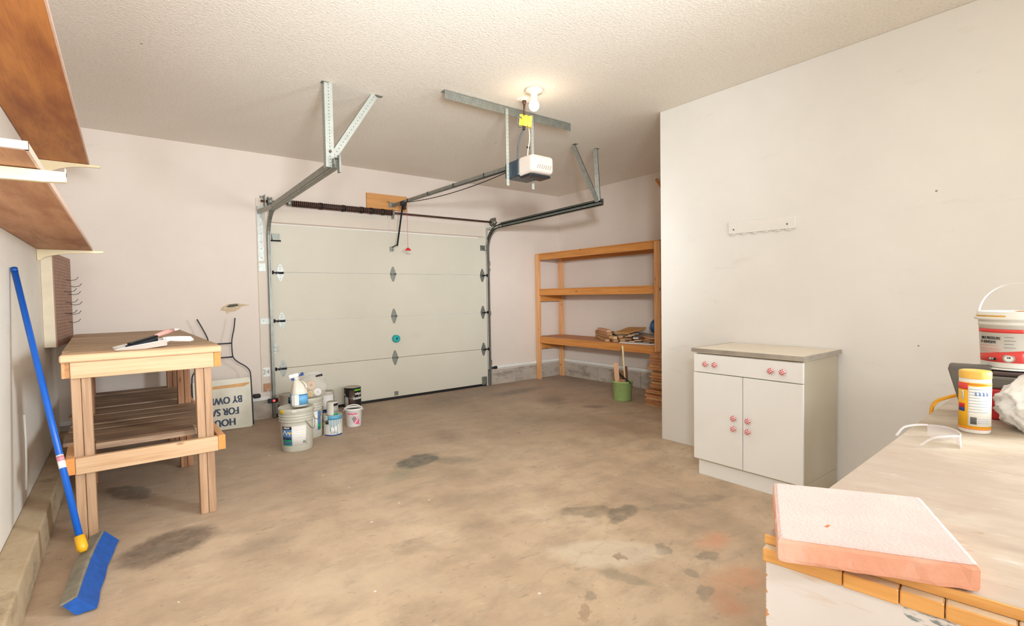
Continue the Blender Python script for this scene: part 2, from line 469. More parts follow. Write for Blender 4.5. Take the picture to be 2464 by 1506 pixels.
def knob_mat():
    t = NT('red_lattice_knob')
    o = t.mapping(t.tc.outputs['Object'], rot=(0.6, 0, 0), scale=(1, 1, 1))
    s = t.n('ShaderNodeSeparateXYZ'); t.l(o, s.inputs[0])
    def line(sock):
        m = t.math('ABSOLUTE', t.math('SUBTRACT', t.math('FRACT', t.math('ADD', t.math('MULTIPLY', sock, 88.0), 0.5)), 0.5))
        return t.math('LESS_THAN', m, 0.16)
    l1 = line(s.outputs[1]); l2 = line(s.outputs[2])
    t.color(t.mix(t.math('MAXIMUM', l1, l2), lin('#f3e9e4'), lin('#d8384a')))
    t.b.inputs['Roughness'].default_value = 0.25
    return t.m
M_KNOB = knob_mat()

# ------------------------------------------------------------------ geometry helpers
WM = {}
def wmat(o):
    return WM.get(o.name, Matrix.Identity(4))

class MB:
    def __init__(s):
        s.v = []; s.f = []; s.sm = []
    def add(s, vs, fs, smooth=False):
        k = len(s.v)
        s.v += [Vector(p) for p in vs]
        for f in fs:
            s.f.append([i + k for i in f]); s.sm.append(smooth)
        return s
    def box(s, x0, x1, y0, y1, z0, z1, M=None):
        vs = [Vector((x, y, z)) for z in (z0, z1) for x, y in ((x0, y0), (x1, y0), (x1, y1), (x0, y1))]
        if M: vs = [M @ p for p in vs]
        return s.add(vs, [(3, 2, 1, 0), (4, 5, 6, 7), (0, 1, 5, 4), (1, 2, 6, 5), (2, 3, 7, 6), (3, 0, 4, 7)])
    def bar(s, a, b, w, t, up=(0, 0, 1)):
        """box from a to b; w across, t along up"""
        a = Vector(a); b = Vector(b); d = (b - a).normalized()
        side = d.cross(Vector(up))
        if side.length < 1e-4: side = d.cross(Vector((1, 0, 0)))
        side.normalize(); u = side.cross(d).normalized()
        vs = []
        for p in (a, b):
            for i, j in ((-1, -1), (1, -1), (1, 1), (-1, 1)):
                vs.append(p + side * (w / 2 * i) + u * (t / 2 * j))
        return s.add(vs, [(0, 1, 2, 3), (7, 6, 5, 4), (0, 4, 5, 1), (1, 5, 6, 2), (2, 6, 7, 3), (3, 7, 4, 0)])
    def tube(s, pts, r, n=10, caps=True, closed=False):
        pts = [Vector(p) for p in pts]
        rs = r if isinstance(r, (list, tuple)) else [r] * len(pts)
        rings = []
        prev = None
        for i, p in enumerate(pts):
            a = pts[i - 1] if (i > 0 or closed) else p
            b = pts[(i + 1) % len(pts)] if (i < len(pts) - 1 or closed) else p
            d = (b - a).normalized()
            if prev is None:
                u = d.orthogonal().normalized()
            else:
                u = (prev - d * prev.dot(d))
                u = u.normalized() if u.length > 1e-6 else d.orthogonal().normalized()
            prev = u
            w = d.cross(u)
            rings.append([p + (u * math.cos(2 * PI * k / n) + w * math.sin(2 * PI * k / n)) * rs[i] for k in range(n)])
        vs = [q for r_ in rings for q in r_]
        fs = []
        m = len(rings)
        for i in range(m if closed else m - 1):
            for k in range(n):
                fs.append((i * n + k, i * n + (k + 1) % n, ((i + 1) % m) * n + (k + 1) % n, ((i + 1) % m) * n + k))
        k0 = len(s.v)
        s.add(vs, fs, True)
        if caps and not closed:
            s.f.append([k0 + k for k in range(n)][::-1]); s.sm.append(False)
            s.f.append([k0 + (m - 1) * n + k for k in range(n)]); s.sm.append(False)
        return s
    def lathe(s, prof, c=(0, 0, 0), n=32, M=None, a0=0.0, a1=2 * PI, smooth=True):
        full = abs(a1 - a0 - 2 * PI) < 1e-6
        cnt = n if full else n + 1
        vs = []
        for (r, z) in prof:
            for k in range(cnt):
                a = a0 + (a1 - a0) * k / n
                p = Vector((r * math.cos(a), r * math.sin(a), z))
                if M: p = M @ p
                vs.append(p + Vector(c))
        fs = []
        for i in range(len(prof) - 1):
            for k in range(n):
                k2 = (k + 1) % cnt if full else k + 1
                fs.append((i * cnt + k, i * cnt + k2, (i + 1) * cnt + k2, (i + 1) * cnt + k))
        return s.add(vs, fs, smooth)
    def prism(s, poly, z0, z1, M=None):
        n = len(poly)
        vs = [Vector((x, y, z0)) for x, y in poly] + [Vector((x, y, z1)) for x, y in poly]
        if M: vs = [M @ p for p in vs]
        fs = [tuple(range(n))[::-1], tuple(range(n, 2 * n))] + [(i, (i + 1) % n, n + (i + 1) % n, n + i) for i in range(n)]
        return s.add(vs, fs)
    def build(s, name, m, parent=None, origin=None, bevel=0, seg=2, rot=None, autosm=False):
        vs = s.v
        if origin is None:
            lo = Vector([min(p[i] for p in vs) for i in range(3)]); hi = Vector([max(p[i] for p in vs) for i in range(3)])
            origin = (lo + hi) / 2
            if parent is None: origin.z = lo.z
        W = Matrix.Translation(origin)
        if rot is not None: W = W @ rot.to_4x4()
        inv = W.inverted()
        me = bpy.data.meshes.new(name)
        me.from_pydata([inv @ p for p in vs], [], s.f)
        for p, sm in zip(me.polygons, s.sm): p.use_smooth = sm
        if isinstance(m, (list, tuple)):
            for x in m: me.materials.append(x)
        else:
            me.materials.append(m)
        bm = bmesh.new(); bm.from_mesh(me)
        bmesh.ops.recalc_face_normals(bm, faces=bm.faces)
        bm.to_mesh(me); bm.free()
        o = bpy.data.objects.new(name, me)
        COL.objects.link(o)
        WM[o.name] = W
        if parent is not None:
            o.parent = parent
            o.matrix_basis = wmat(parent).inverted() @ W
        else:
            o.matrix_basis = W
        if bevel:
            b = o.modifiers.new('bevel', 'BEVEL'); b.width = bevel; b.segments = seg; b.limit_method = 'ANGLE'; b.angle_limit = math.radians(40)
        return o

def smooth(pts, n=6):
    P = [Vector(p) for p in pts]; out = []
    for i in range(len(P) - 1):
        p0 = P[max(0, i - 1)]; p1 = P[i]; p2 = P[i + 1]; p3 = P[min(len(P) - 1, i + 2)]
        for k in range(n):
            t_ = k / n
            out.append(0.5 * ((2 * p1) + (p2 - p0) * t_ + (2 * p0 - 5 * p1 + 4 * p2 - p3) * t_ ** 2 + (3 * p1 - p0 - 3 * p2 + p3) * t_ ** 3))
    out.append(P[-1])
    return out

from mathutils import noise as mnoise
def crumpled(c, rx, ry, rz, nu=110, nv=70, k_=1.0, top=(0.0, -0.03)):
    vs = []; fs = []
    for j in range(nv + 1):
        t_ = PI * j / nv
        for i in range(nu):
            u_ = 2 * PI * i / nu
            q = Vector((math.sin(t_) * math.cos(u_), math.sin(t_) * math.sin(u_), -math.cos(t_)))
            f1 = abs(mnoise.noise(q * 1.9 + Vector((3, 1, 7)))) * 0.42
            f2 = abs(mnoise.noise(q * 4.3 + Vector((1, 5, 2)))) * 0.22
            f3 = abs(mnoise.noise(q * 9.5)) * 0.08
            d = 1.0 + 0.10 * k_ - (f1 + f2 + f3) * k_
            x = rx * d * q.x; y_ = ry * d * q.y; z = rz * q.z * (0.7 + 0.3 * d)
            if z > 0:
                k = (z / rz) ** 2
                x = x * (1 - 0.35 * k) + top[0] * k; y_ = y_ * (1 - 0.35 * k) + top[1] * k
                z *= 1.0 + 0.12 * k
            z = max(z, -rz * 0.80)
            vs.append((c[0] + x, c[1] + y_, c[2] + z))
    for j in range(nv):
        for i in range(nu):
            fs.append((j * nu + i, j * nu + (i + 1) % nu, (j + 1) * nu + (i + 1) % nu, (j + 1) * nu + i))
    return MB().add(vs, fs, True)

def tag(o, label=None, cat=None, group=None, kind=None):
    if label: o['label'] = label
    if cat: o['category'] = cat
    if group: o['group'] = group
    if kind: o['kind'] = kind
    return o

def thing(name, loc, label, cat, group=None):
    o = bpy.data.objects.new(name, None)
    o.empty_display_size = 0.05
    COL.objects.link(o)
    o.location = loc
    WM[o.name] = Matrix.Translation(loc)
    return tag(o, label, cat, group)

def struct(name, mb, m, **k):
    o = mb.build(name, m, **k)
    o['kind'] = 'structure'
    return o

def plank(name, parent, a, b, w, t, up, m, bevel=0.003, **kw):
    """board whose local X runs along it, so that the grain does too"""
    a = Vector(a); b = Vector(b); d = (b - a).normalized(); u = Vector(up)
    side = u.cross(d)
    if side.length < 1e-4: side = Vector((0, 1, 0)).cross(d)
    side.normalize(); u = d.cross(side).normalized()
    R = Matrix((d, side, u)).transposed()
    mb = MB().bar(a, b, w, t, up=u)
    return mb.build(name, m, parent, origin=(a + b) / 2, bevel=bevel, seg=1, rot=R, **kw)

def text_mesh(body, size, spacing=1.0):
    cu = bpy.data.curves.new('lettering', 'FONT')
    cu.body = body; cu.size = size; cu.align_x = 'CENTER'; cu.align_y = 'CENTER'
    cu.space_character = spacing; cu.resolution_u = 3
    cu.extrude = 0.0006
    o = bpy.data.objects.new('lettering', cu)
    me = bpy.data.meshes.new_from_object(o)
    vs = [v.co.copy() for v in me.vertices]; fs = [tuple(p.vertices) for p in me.polygons]
    bpy.data.objects.remove(o); bpy.data.curves.remove(cu); bpy.data.meshes.remove(me)
    return vs, fs

def text_flat(name, body, size, M, m, parent, squash=1.0, bold=0.0):
    vs, fs = text_mesh(body, size)
    mb = MB()
    for dx in ((0,) if not bold else (-bold, bold)):
        mb.add([M @ Vector((v.x * squash + dx, v.y, v.z)) for v in vs], fs)
    return mb.build(name, m, parent)

def facing(cx, cy):
    return math.atan2(-cy, -cx)

def text_wrap(name, body, size, c, r, z, a, m, parent, squash=1.0, bold=0.0, slope=0.0):
    vs, fs = text_mesh(body, size)
    th = facing(c[0], c[1]) + a
    mb = MB()
    for dx in ((0,) if not bold else (-bold, bold)):
        out = []
        for v in vs:
            x = v.x * squash + dx
            ang = th + x / r
            rr = r + 0.0016 + v.z
            out.append((c[0] + rr * math.cos(ang), c[1] + rr * math.sin(ang), z + v.y + slope * x))
        mb.add(out, fs)
    return mb.build(name, m, parent)

def patch(name, c, r, a0, a1, z0, z1, m, parent, r1=None, off=0.0008, n=14, zt=None):
    """curved printed patch on a round wall; angles from the side facing the camera's base"""
    if r1 is None: r1 = r
    th = facing(c[0], c[1])
    vs = []
    for k in range(n + 1):
        a = th + a0 + (a1 - a0) * k / n
        top = z1 if zt is None else z1 + zt * k / n
        for (zz, rr) in ((z0, r), (top, r1)):
            for e in (0.0, off):
                vs.append((c[0] + (rr + e) * math.cos(a), c[1] + (rr + e) * math.sin(a), zz))
    fs = []
    for k in range(n):
        i = k * 4; j = i + 4
        fs += [(i + 1, j + 1, j + 3, i + 3), (i, i + 2, j + 2, j), (i + 2, i + 3, j + 3, j + 2), (i, j, j + 1, i + 1)]
    fs += [(0, 1, 3, 2), (n * 4, n * 4 + 2, n * 4 + 3, n * 4 + 1)]
    return MB().add(vs, fs, True).build(name, m, parent)

# ------------------------------------------------------------------ the setting
H = 2.887
YB = 6.0
LX = -0.50
RX = 5.60
PX = 3.768
PY = 2.722
YR = -4.6
struct('floor', MB().box(LX - 0.2, RX + 0.2, YR - 0.2, YB + 0.4, -0.1, 0.0), M_FLOOR)
struct('ceiling', MB().box(LX - 0.2, RX + 0.2, YR - 0.2, YB + 0.2, H, H + 0.1), M_CEIL)
struct('wall_left', MB().box(LX - 0.15, LX, YR, YB + 0.15, 0.0, H), M_WALLL)
wb = MB()
DX0, DX1, DZ = 1.262, 4.135, 2.16
wb.box(LX, DX0, YB, YB + 0.15, 0, H); wb.box(DX1, RX, YB, YB + 0.15, 0, H); wb.box(DX0, DX1, YB, YB + 0.15, DZ, H)
struct('wall_back', wb, M_WALL)
struct('wall_right', MB().box(RX, RX + 0.15, PY - 0.1, YB + 0.15, 0, H), M_WALL)
struct('wall_partition', MB().box(PX, PX + 0.12, YR, PY, 0, H), M_PART, bevel=0.004)
struct('wall_alcove', MB().box(PX + 0.12, RX, PY - 0.24, PY - 0.12, 0, H), M_WALL)
struct('wall_rear', MB().box(LX, PX, YR - 0.15, YR, 0, H), M_WALL)
# concrete curbs, built of the blocks one can see
cu = struct('baseboard_left', MB().add([(LX, YR, 0.0), (-0.375, YR, 0.0), (-0.385, YR, 0.15), (LX, YR, 0.155),
                              (LX, YB, 0.0), (-0.375, YB, 0.0), (-0.385, YB, 0.15), (LX, YB, 0.155)],
      [(0, 1, 2, 3), (7, 6, 5, 4), (1, 5, 6, 2), (2, 6, 7, 3), (0, 3, 7, 4), (0, 4, 5, 1)]), M_CURBL, bevel=0.008)
bb = struct('baseboard_back', MB().box(DX1 + 0.03, RX, YB - 0.012, YB + 0.01, 0, 0.21), M_CURB)
for x0, x1 in ((DX1 + 0.035, 4.66), (4.668, 5.09), (5.098, 5.57)):
    MB().box(x0, x1, YB - 0.022 - rnd.random() * 0.003, YB - 0.01, 0.0, 0.212).build('block', M_CURB, bb, bevel=0.003)
bl_ = struct('baseboard_back_left', MB().box(LX, 1.245, YB - 0.012, YB + 0.01, 0, 0.20), M_CURB)
for x0, x1 in ((LX + 0.08, 0.2), (0.208, 0.6), (0.608, 1.243)):
    MB().box(x0, x1, YB - 0.022, YB - 0.01, 0.0, 0.203).build('block', M_CURB, bl_, bevel=0.003)
br = struct('baseboard_right', MB().box(RX - 0.012, RX + 0.01, PY, YB, 0, 0.21), M_CURB)
y = YB - 0.03
while y > PY + 0.1:
    y1 = max(PY, y - 0.4)
    MB().box(RX - 0.022 - rnd.random() * 0.003, RX - 0.01, y1 + 0.008, y, 0.0, 0.212).build('block', M_CURB, br, bevel=0.003)
    y = y1
# white rail along the top of the curb and the lath above it
struct('trim_1', MB().box(DX1 + 0.06, RX, YB - 0.035, YB, 0.235, 0.278), WHITE, bevel=0.004)
struct('trim_2', MB().box(RX - 0.035, RX, PY, YB - 0.035, 0.235, 0.278), WHITE, bevel=0.004)
struct('trim_3', MB().box(LX, 1.225, YB - 0.035, YB, 0.205, 0.25), WHITE, bevel=0.004)
TRIMP = wall_mat('trim_paint', '#dbcdbd', 0)
struct('trim_4', MB().box(1.148, 1.238, YB - 0.014, YB, 0.30, 2.40), TRIMP, bevel=0.002)
struct('trim_5', MB().box(4.14, 4.20, YB - 0.014, YB, 0.23, 2.40), TRIMP, bevel=0.002)
struct('trim_6', MB().box(1.30, 4.12, YB - 0.012, YB, 2.155, 2.30), TRIMP, bevel=0.002)
struct('trim_7', MB().box(2.655, 2.745, YB - 0.020, YB, 2.16, 2.36), TRIMP, bevel=0.002)
# torn hole in the drywall
hole = struct('trim_8', MB().prism([(0.775, 1.20), (0.80, 1.232), (0.85, 1.262), (0.93, 1.272), (0.985, 1.262), (1.045, 1.252), (1.06, 1.244), (0.985, 1.236), (0.95, 1.205), (0.905, 1.182), (0.865, 1.178), (0.84, 1.158), (0.83, 1.19)], 0, 0.002,
     Matrix(((1, 0, 0, 0), (0, 0, -1, YB - 0.0005), (0, 1, 0, 0), (0, 0, 0, 1)))), plain('torn_paper', '#c9b294', 0.9, var=0.2, scale=40))
MB().prism([(0.835, 1.235), (0.87, 1.258), (0.94, 1.262), (0.955, 1.245), (0.90, 1.232), (0.86, 1.228)], 0, 0.003,
     Matrix(((1, 0, 0, 0), (0, 0, -1, YB - 0.0005), (0, 1, 0, 0), (0, 0, 0, 1)))).build('hole', plain('hole_dark', '#56544a', 0.9, var=0.2), hole)
# small pencilled stub and block low on the left jamb
struct('trim_9', MB().box(1.165, 1.235, YB - 0.03, YB - 0.014, 0.30, 0.385), plain('raw_block', '#b88a68', 0.8), bevel=0.002)
t10 = struct('trim_10', MB().box(1.165, 1.235, YB - 0.018, YB - 0.0135, 0.46, 0.56), PAPER, bevel=0.001)
XZ = lambda x, y, z: Matrix(((1, 0, 0, x), (0, 0, -1, y), (0, 1, 0, z), (0, 0, 0, 1)))
text_flat('lettering', '24', 0.07, XZ(1.195, YB - 0.0195, 0.51), GREYP, t10)

# ------------------------------------------------------------------ garage door
SEC = 0.5334
door = bpy.data.objects.new('door_1', None); COL.objects.link(door); door.location = (2.7, YB, 0); WM[door.name] = Matrix.Translation((2.7, YB, 0)); door['kind'] = 'structure'
DF = YB - 0.002   # inner face of the sections
for k in range(4):
    z0 = 0.03 if k == 0 else k * SEC + 0.0025
    MB().box(1.255, 4.14, DF, DF + 0.045, z0, (k + 1) * SEC - 0.0025).build('door_panel', DOORP, door, bevel=0.004)
MB().box(1.27, 4.13, DF - 0.006, DF + 0.04, 0.0, 0.032).build('bottom_seal', BLACK, door, bevel=0.006)
MB().box(1.30, 1.52, DF - 0.012, DF, 0.03, 0.135).build('bottom_rail', GALVD, door)['label'] = 'grey steel strip at the left foot of the door'

def hinge(x, z, roller=0, mat=GALV):
    """long diamond leaf, knuckle, screws; roller -1 / +1 sends a stem to that side"""
    w, h = 0.036, 0.094
    poly = [(0.008, -h), (0.016, -h * 0.86), (w, -0.028), (w, 0.028), (0.016, h * 0.86), (0.008, h), (-0.008, h), (-0.016, h * 0.86), (-w, 0.028), (-w, -0.028), (-0.016, -h * 0.86), (-0.008, -h)]
    o = MB().prism(poly, 0, 0.004, XZ(x, DF - 0.0005, z)).build('hinge', mat, door)
    kb = MB().tube([(x - w, DF - 0.012, z), (x + w, DF - 0.012, z)], 0.008, 8)
    kb.box(x - w, x - w + 0.008, DF - 0.03, DF, z - 0.012, z + 0.012).box(x + w - 0.008, x + w, DF - 0.03, DF, z - 0.012, z + 0.012)
    kb.build('knuckle', GALVD, o)
    sb = MB()
    for dz in (-0.066, -0.036, 0.036, 0.066):
        sb.tube([(x, DF - 0.004, z + dz), (x, DF - 0.009, z + dz)], 0.006, 6)
    sb.build('screws', GALVL, o)
    if roller:
        xe = x + roller * (0.075 if roller < 0 else 0.06)
        MB().tube([(x - roller * 0.03, DF - 0.028, z), (xe, DF - 0.032, z)], 0.006, 8).tube([(x - roller * 0.03, DF - 0.018, z - 0.012), (xe + 0.02 * -roller, DF - 0.022, z - 0.012)], 0.004, 6).tube([(xe, DF - 0.032, z), (xe + roller * 0.012, DF - 0.032, z)], 0.02, 12).build('roller', BLACKM, o)
    return o
for k in (1, 2, 3):
    hinge(2.712, k * SEC)
    hinge(1.375, k * SEC, -1)
    hinge(4.085, k * SEC, 1)
# top roller brackets, bottom brackets, latch striker
for (x, sgn) in ((1.335, -1), (4.10, 1)):
    b = MB().box(x - 0.04, x + 0.045, DF - 0.05, DF, 1.955, 1.962).box(x - 0.04, x + 0.045, DF - 0.006, DF, 1.955, 2.03).prism([(0, 0), (0.05, 0), (0, 0.07)], -0.002, 0.002, Matrix(((0, 0, 1, x - 0.038), (-1, 0, 0, DF), (0, 1, 0, 1.96), (0, 0, 0, 1))))
    o = b.build('roller_bracket', GALVD, door)
    MB().tube([(x + 0.05, DF - 0.035, 1.948), (x + sgn * 0.075 * (1 if sgn > 0 else 1), DF - 0.035, 1.948)], 0.007, 8).build('stem', BLACKM, o)
MB().box(4.045, 4.12, DF - 0.03, DF, 0.02, 0.135).box(4.06, 4.11, DF - 0.04, DF - 0.03, 0.03, 0.10).build('bottom_bracket', GALVD, door, bevel=0.003)
MB().box(1.31, 1.40, DF - 0.045, DF - 0.012, 0.012, 0.04).build('bottom_bracket', BLACKM, door, bevel=0.003)
MB().box(2.69, 2.745, DF - 0.006, DF, 0.045, 0.10).tube([(2.70, DF - 0.008, 0.07), (2.74, DF - 0.008, 0.07)], 0.006).build('lift_plate', GALV, door, bevel=0.002)
tk = MB().lathe([(0.0, 0.0), (0.042, 0.0), (0.047, 0.01), (0.047, 0.05), (0.042, 0.06), (0.012, 0.062), (0.010, 0.05), (0.0, 0.05)], (2.722, DF, 0.778), 24, M=Matrix(((1, 0, 0), (0, 0, -1), (0, 1, 0))).to_4x4())
tk = tk.build('lock_cover', TEAL, door); tk['label'] = 'round teal plastic cover on the door'
MB().tube([(2.722, DF - 0.052, 0.778), (2.722, DF - 0.066, 0.778)], 0.009, 10).build('spindle', NAVY, tk)

# ------------------------------------------------------------------ door tracks
def arc(cx, cz, R, a0, a1, n):
    return [(cx + R * math.cos(a0 + (a1 - a0) * i / n), cz + R * math.sin(a0 + (a1 - a0) * i / n)) for i in range(n + 1)]

def track_profile(x, path, inner, depth=0.026, width=0.052, thick=0.002):
    """C-channel swept along a Y/Z path at a given X; open towards `inner` (+1/-1)"""
    prof = [(inner * depth / 2, -width / 2 + 0.012), (inner * depth / 2, -width / 2), (-inner * depth / 2, -width / 2), (-inner * depth / 2, width / 2), (inner * depth / 2, width / 2), (inner * depth / 2, width / 2 - 0.012)]
    out = [(p[0] + (0.003 if p[0] * inner < 0 else -0.0) * -inner, p[1] * 0.92) for p in prof[::-1]]
    ring = prof + out
    vs = []; n = len(ring)
    for i, (yy, zz) in enumerate(path):
        a = path[max(0, i - 1)]; b = path[min(len(path) - 1, i + 1)]
        d = Vector((b[0] - a[0], b[1] - a[1])).normalized(); nn = Vector((-d.y, d.x))
        for (px, pn) in ring:
            vs.append((x + px, yy + nn.x * pn, zz + nn.y * pn))
    fs = []
    for i in range(len(path) - 1):
        for k in range(n):
            fs.append((i * n + k, i * n + (k + 1) % n, (i + 1) * n + (k + 1) % n, (i + 1) * n + k))
    fs.append(tuple(range(n))); fs.append(tuple(range((len(path) - 1) * n, len(path) * n))[::-1])
    return MB().add(vs, fs)

def perforated(parent, a, b, w, up, mat=GALVL, name='strut', holes=0, flange=True):
    """perforated angle iron from a to b"""
    a = Vector(a); b = Vector(b)
    d = (b - a).normalized(); u = Vector(up); side = d.cross(u).normalized(); u = side.cross(d).normalized()
    mb = MB().bar(a, b, w, 0.0025, up=u)
    if flange:
        off = side * (w / 2) - u * (w / 2)
        mb.bar(a + off, b + off, 0.0025, w, up=u)
    o = mb.build(name, mat, parent)
    L = (b - a).length
    if holes:
        hb = MB()
        for i in range(holes):
            p = a + d * (L * (i + 0.6) / holes)
            for sg in (1,):
                q = p + u * 0.0016
                hb.tube([q - u * 0.0035, q], 0.0042, 6)
                q2 = p + side * (w / 2 + 0.0016) - u * (w / 2)
                if flange: hb.tube([q2 - side * 0.0035, q2], 0.0042, 6)
        ho = hb.build('bolt_holes', plain('hole_grey', '#5b5e5a', 0.8), o)
        ho['kind'] = 'stuff'
    return o

TY = YB - 0.035
def make_track(x, inner, zt, yend, zend, label):
    t = thing('door_track', (x, YB - 0.03, 0), label, 'door track')
    R = 0.30
    track_profile(x, [(TY, 0.012), (TY, 1.0), (TY, 1.93)], inner).build('vertical_track', GALVD, t)
    cy = TY - R; path = [(cy + R * math.cos(a), zt - R + R * math.sin(a)) for a in [PI / 2 * i / 10 for i in range(11)]]
    track_profile(x, [(TY, 1.93)] + path, inner).build('curved_track', GALVD, t)
    track_profile(x, [(cy, zt), (yend, zend)], inner, depth=0.03, width=0.056).build('horizontal_track', GALVD, t)
    # angle stiffener on the horizontal run
    MB().bar((x - inner * 0.02, cy, zt + 0.02), (x - inner * 0.02, yend, zend + 0.02), 0.003, 0.05).bar((x - inner * 0.005, cy, zt + 0.044), (x - inner * 0.005, yend, zend + 0.044), 0.03, 0.003).build('angle_stiffener', GALVD, t)
    return t
LT = make_track(1.262, 1, 2.262, 3.70, 2.285, 'steel door track on the left side of the garage door')
RT = make_track(4.165, -1, 2.272, 3.76, 2.30, 'steel door track on the right side of the garage door')
# flag brackets / jamb brackets
MB().box(1.155, 1.215, YB - 0.019, YB - 0.0145, 1.72, 2.30).build('jamb_plate', GALV, LT, bevel=0.001)
for z in (1.76, 1.86, 1.93, 2.02, 2.12, 2.20, 2.27):
    MB().tube([(1.19, YB - 0.019, z), (1.19, YB - 0.026, z)], 0.007, 6).build('bolt', GALVD, LT)
MB().box(1.155, 1.245, YB - 0.045, YB - 0.0145, 2.262, 2.31).bar((1.16, YB - 0.05, 2.25), (1.26, 5.72, 2.28), 0.004, 0.05).build('flag_bracket', GALV, LT, bevel=0.001)
MB().box(1.155, 1.225, YB - 0.019, YB - 0.0145, 1.61, 1.70).build('jamb_bracket', GALV, LT, bevel=0.001)
MB().box(1.155, 1.25, YB - 0.019, YB - 0.0145, 1.035, 1.10).tube([(1.19, YB - 0.02, 1.07), (1.19, YB - 0.028, 1.07)], 0.009, 6).build('jamb_bracket', GALV, LT)
MB().box(1.285, 1.335, YB - 0.03, YB - 0.008, 0.73, 0.74).box(1.285, 1.335, YB - 0.03, YB - 0.008, 0.77, 0.78).box(1.275, 1.31, YB - 0.012, YB - 0.005, 0.70, 0.82).build('latch_plate', GALV, LT)
for z0_, z1_ in ((1.74, 1.80), (1.66, 1.70), (1.02, 1.08), (0.30, 0.37)):
    MB().box(4.18, 4.20, YB - 0.05, YB, z0_, z1_).build('jamb_bracket', GALVD, RT)
MB().box(4.14, 4.16, YB - 0.05, YB - 0.046, 1.90, 2.28).bar((4.155, YB - 0.03, 2.262), (4.165, 5.62, 2.272), 0.004, 0.03).build('flag_bracket', GALVL, RT)
MB().box(1.262, 1.275, 3.66, 3.705, 2.22, 2.345).build('end_stop', GALVD, LT)
# hangers
perforated(LT, (1.232, 3.765, 2.886), (1.232, 3.765, 2.272), 0.058, (0, -1, 0), GALVL, 'hanger_strut', 26)
perforated(LT, (1.60, 3.79, 2.884), (1.262, 3.775, 2.36), 0.050, (0, -1, 0), GALVL, 'brace_strut', 20)
MB().tube([(1.232, 3.762, 2.385), (1.232, 3.752, 2.385)], 0.010, 6).build('bolt', RUST, LT)
MB().box(1.185, 1.235, 3.75, 3.80, 2.883, 2.8868).build('ceiling_foot', GALVD, LT)
MB().box(1.60, 1.66, 3.77, 3.81, 2.883, 2.8868).build('ceiling_foot', GALVD, LT)
perforated(RT, (4.135, 3.80, 2.886), (4.178, 3.80, 2.32), 0.040, (0.6, -1, 0), GALVD, 'hanger_strut', 22)
perforated(RT, (3.815, 3.82, 2.884), (4.165, 3.81, 2.335), 0.040, (0.6, -1, 0), GALVD, 'brace_strut', 20)
MB().box(3.79, 3.83, 3.79, 3.84, 2.883, 2.8868).build('ceiling_foot', GALVD, RT)
MB().box(4.10, 4.15, 3.78, 3.83, 2.883, 2.8868).build('ceiling_foot', GALVD, RT)

# ------------------------------------------------------------------ torsion spring shaft
ts = thing('torsion_spring_shaft', (2.7, YB - 0.07, 2.30), 'rusty torsion spring on a long steel shaft above the garage door', 'door spring')
SY = YB - 0.07
MB().tube([(1.19, SY, 2.365), (4.31, SY, 2.365)], 0.0125, 12).build('shaft', RUST, ts)
sp = MB()
nt = 54
MB().tube([(1.50, SY, 2.365), (2.69, SY, 2.365)], 0.030, 20).build('spring_core', RUSTD, ts)
cp = []
for i in range(nt * 10 + 1):
    a = 2 * PI * i / 10
    cp.append((1.50 + 1.19 * i / (nt * 10), SY + 0.031 * math.cos(a), 2.365 + 0.031 * math.sin(a)))
MB().tube(cp, 0.0068, 5).build('spring_coil', RUST, ts)
for xs in (1.80, 2.06, 2.28, 2.40, 2.55):   # dark grease bands
    MB().tube([(xs, SY, 2.365), (xs + 0.035, SY, 2.365)], 0.0390, 18).build('grease_band', RUSTD, ts)
MB().tube([(1.455, SY, 2.365), (1.50, SY, 2.365)], 0.030, 16).build('winding_cone', GALV, ts)
RY = Matrix(((0, 0, 1), (0, 1, 0), (-1, 0, 0))).to_4x4()
for x, m in ((1.275, GALV), (4.235, plain('tarnished_drum', '#7a7466', 0.45, 0.6, var=0.15))):
    MB().lathe([(0.0, -0.02), (0.05, -0.02), (0.052, -0.012), (0.040, -0.008), (0.040, 0.010), (0.050, 0.014), (0.05, 0.02), (0.0, 0.02)], (x, SY, 2.365), 24, M=RY).build('cable_drum', m, ts)
MB().box(1.222, 1.228, SY - 0.04, YB - 0.001, 2.31, 2.43).box(1.19, 1.228, YB - 0.005, YB - 0.001, 2.31, 2.43).build('end_bearing_plate', GALVD, ts)
MB().box(4.262, 4.268, SY - 0.045, YB - 0.001, 2.30, 2.43).box(4.262, 4.30, YB - 0.005, YB - 0.001, 2.30, 2.43).build('end_bearing_plate', GALVD, ts)
MB().lathe([(0.0, -0.012), (0.045, -0.012), (0.042, 0.0), (0.03, 0.012), (0, 0.012)], (2.705, SY, 2.365), 20, M=RY).box(2.70, 2.706, SY - 0.03, YB - 0.001, 2.29, 2.402).build('centre_bracket', GALV, ts)
MB().tube([(1.262, SY - 0.03, 2.34), (1.262, SY + 0.02, 1.2), (1.262, SY + 0.03, 0.10)], 0.0016, 5).build('lift_cable', GALVD, ts)

hb = MB().box(2.383, 2.918, YB - 0.034, YB - 0.001, 2.405, 2.592).build('mounting_board', wood('header_pine', '#d79a5c', '#c98a4c', rand=0.01), None, bevel=0.002)
tag(hb, 'short orange pine board screwed to the wall above the garage door', 'board')

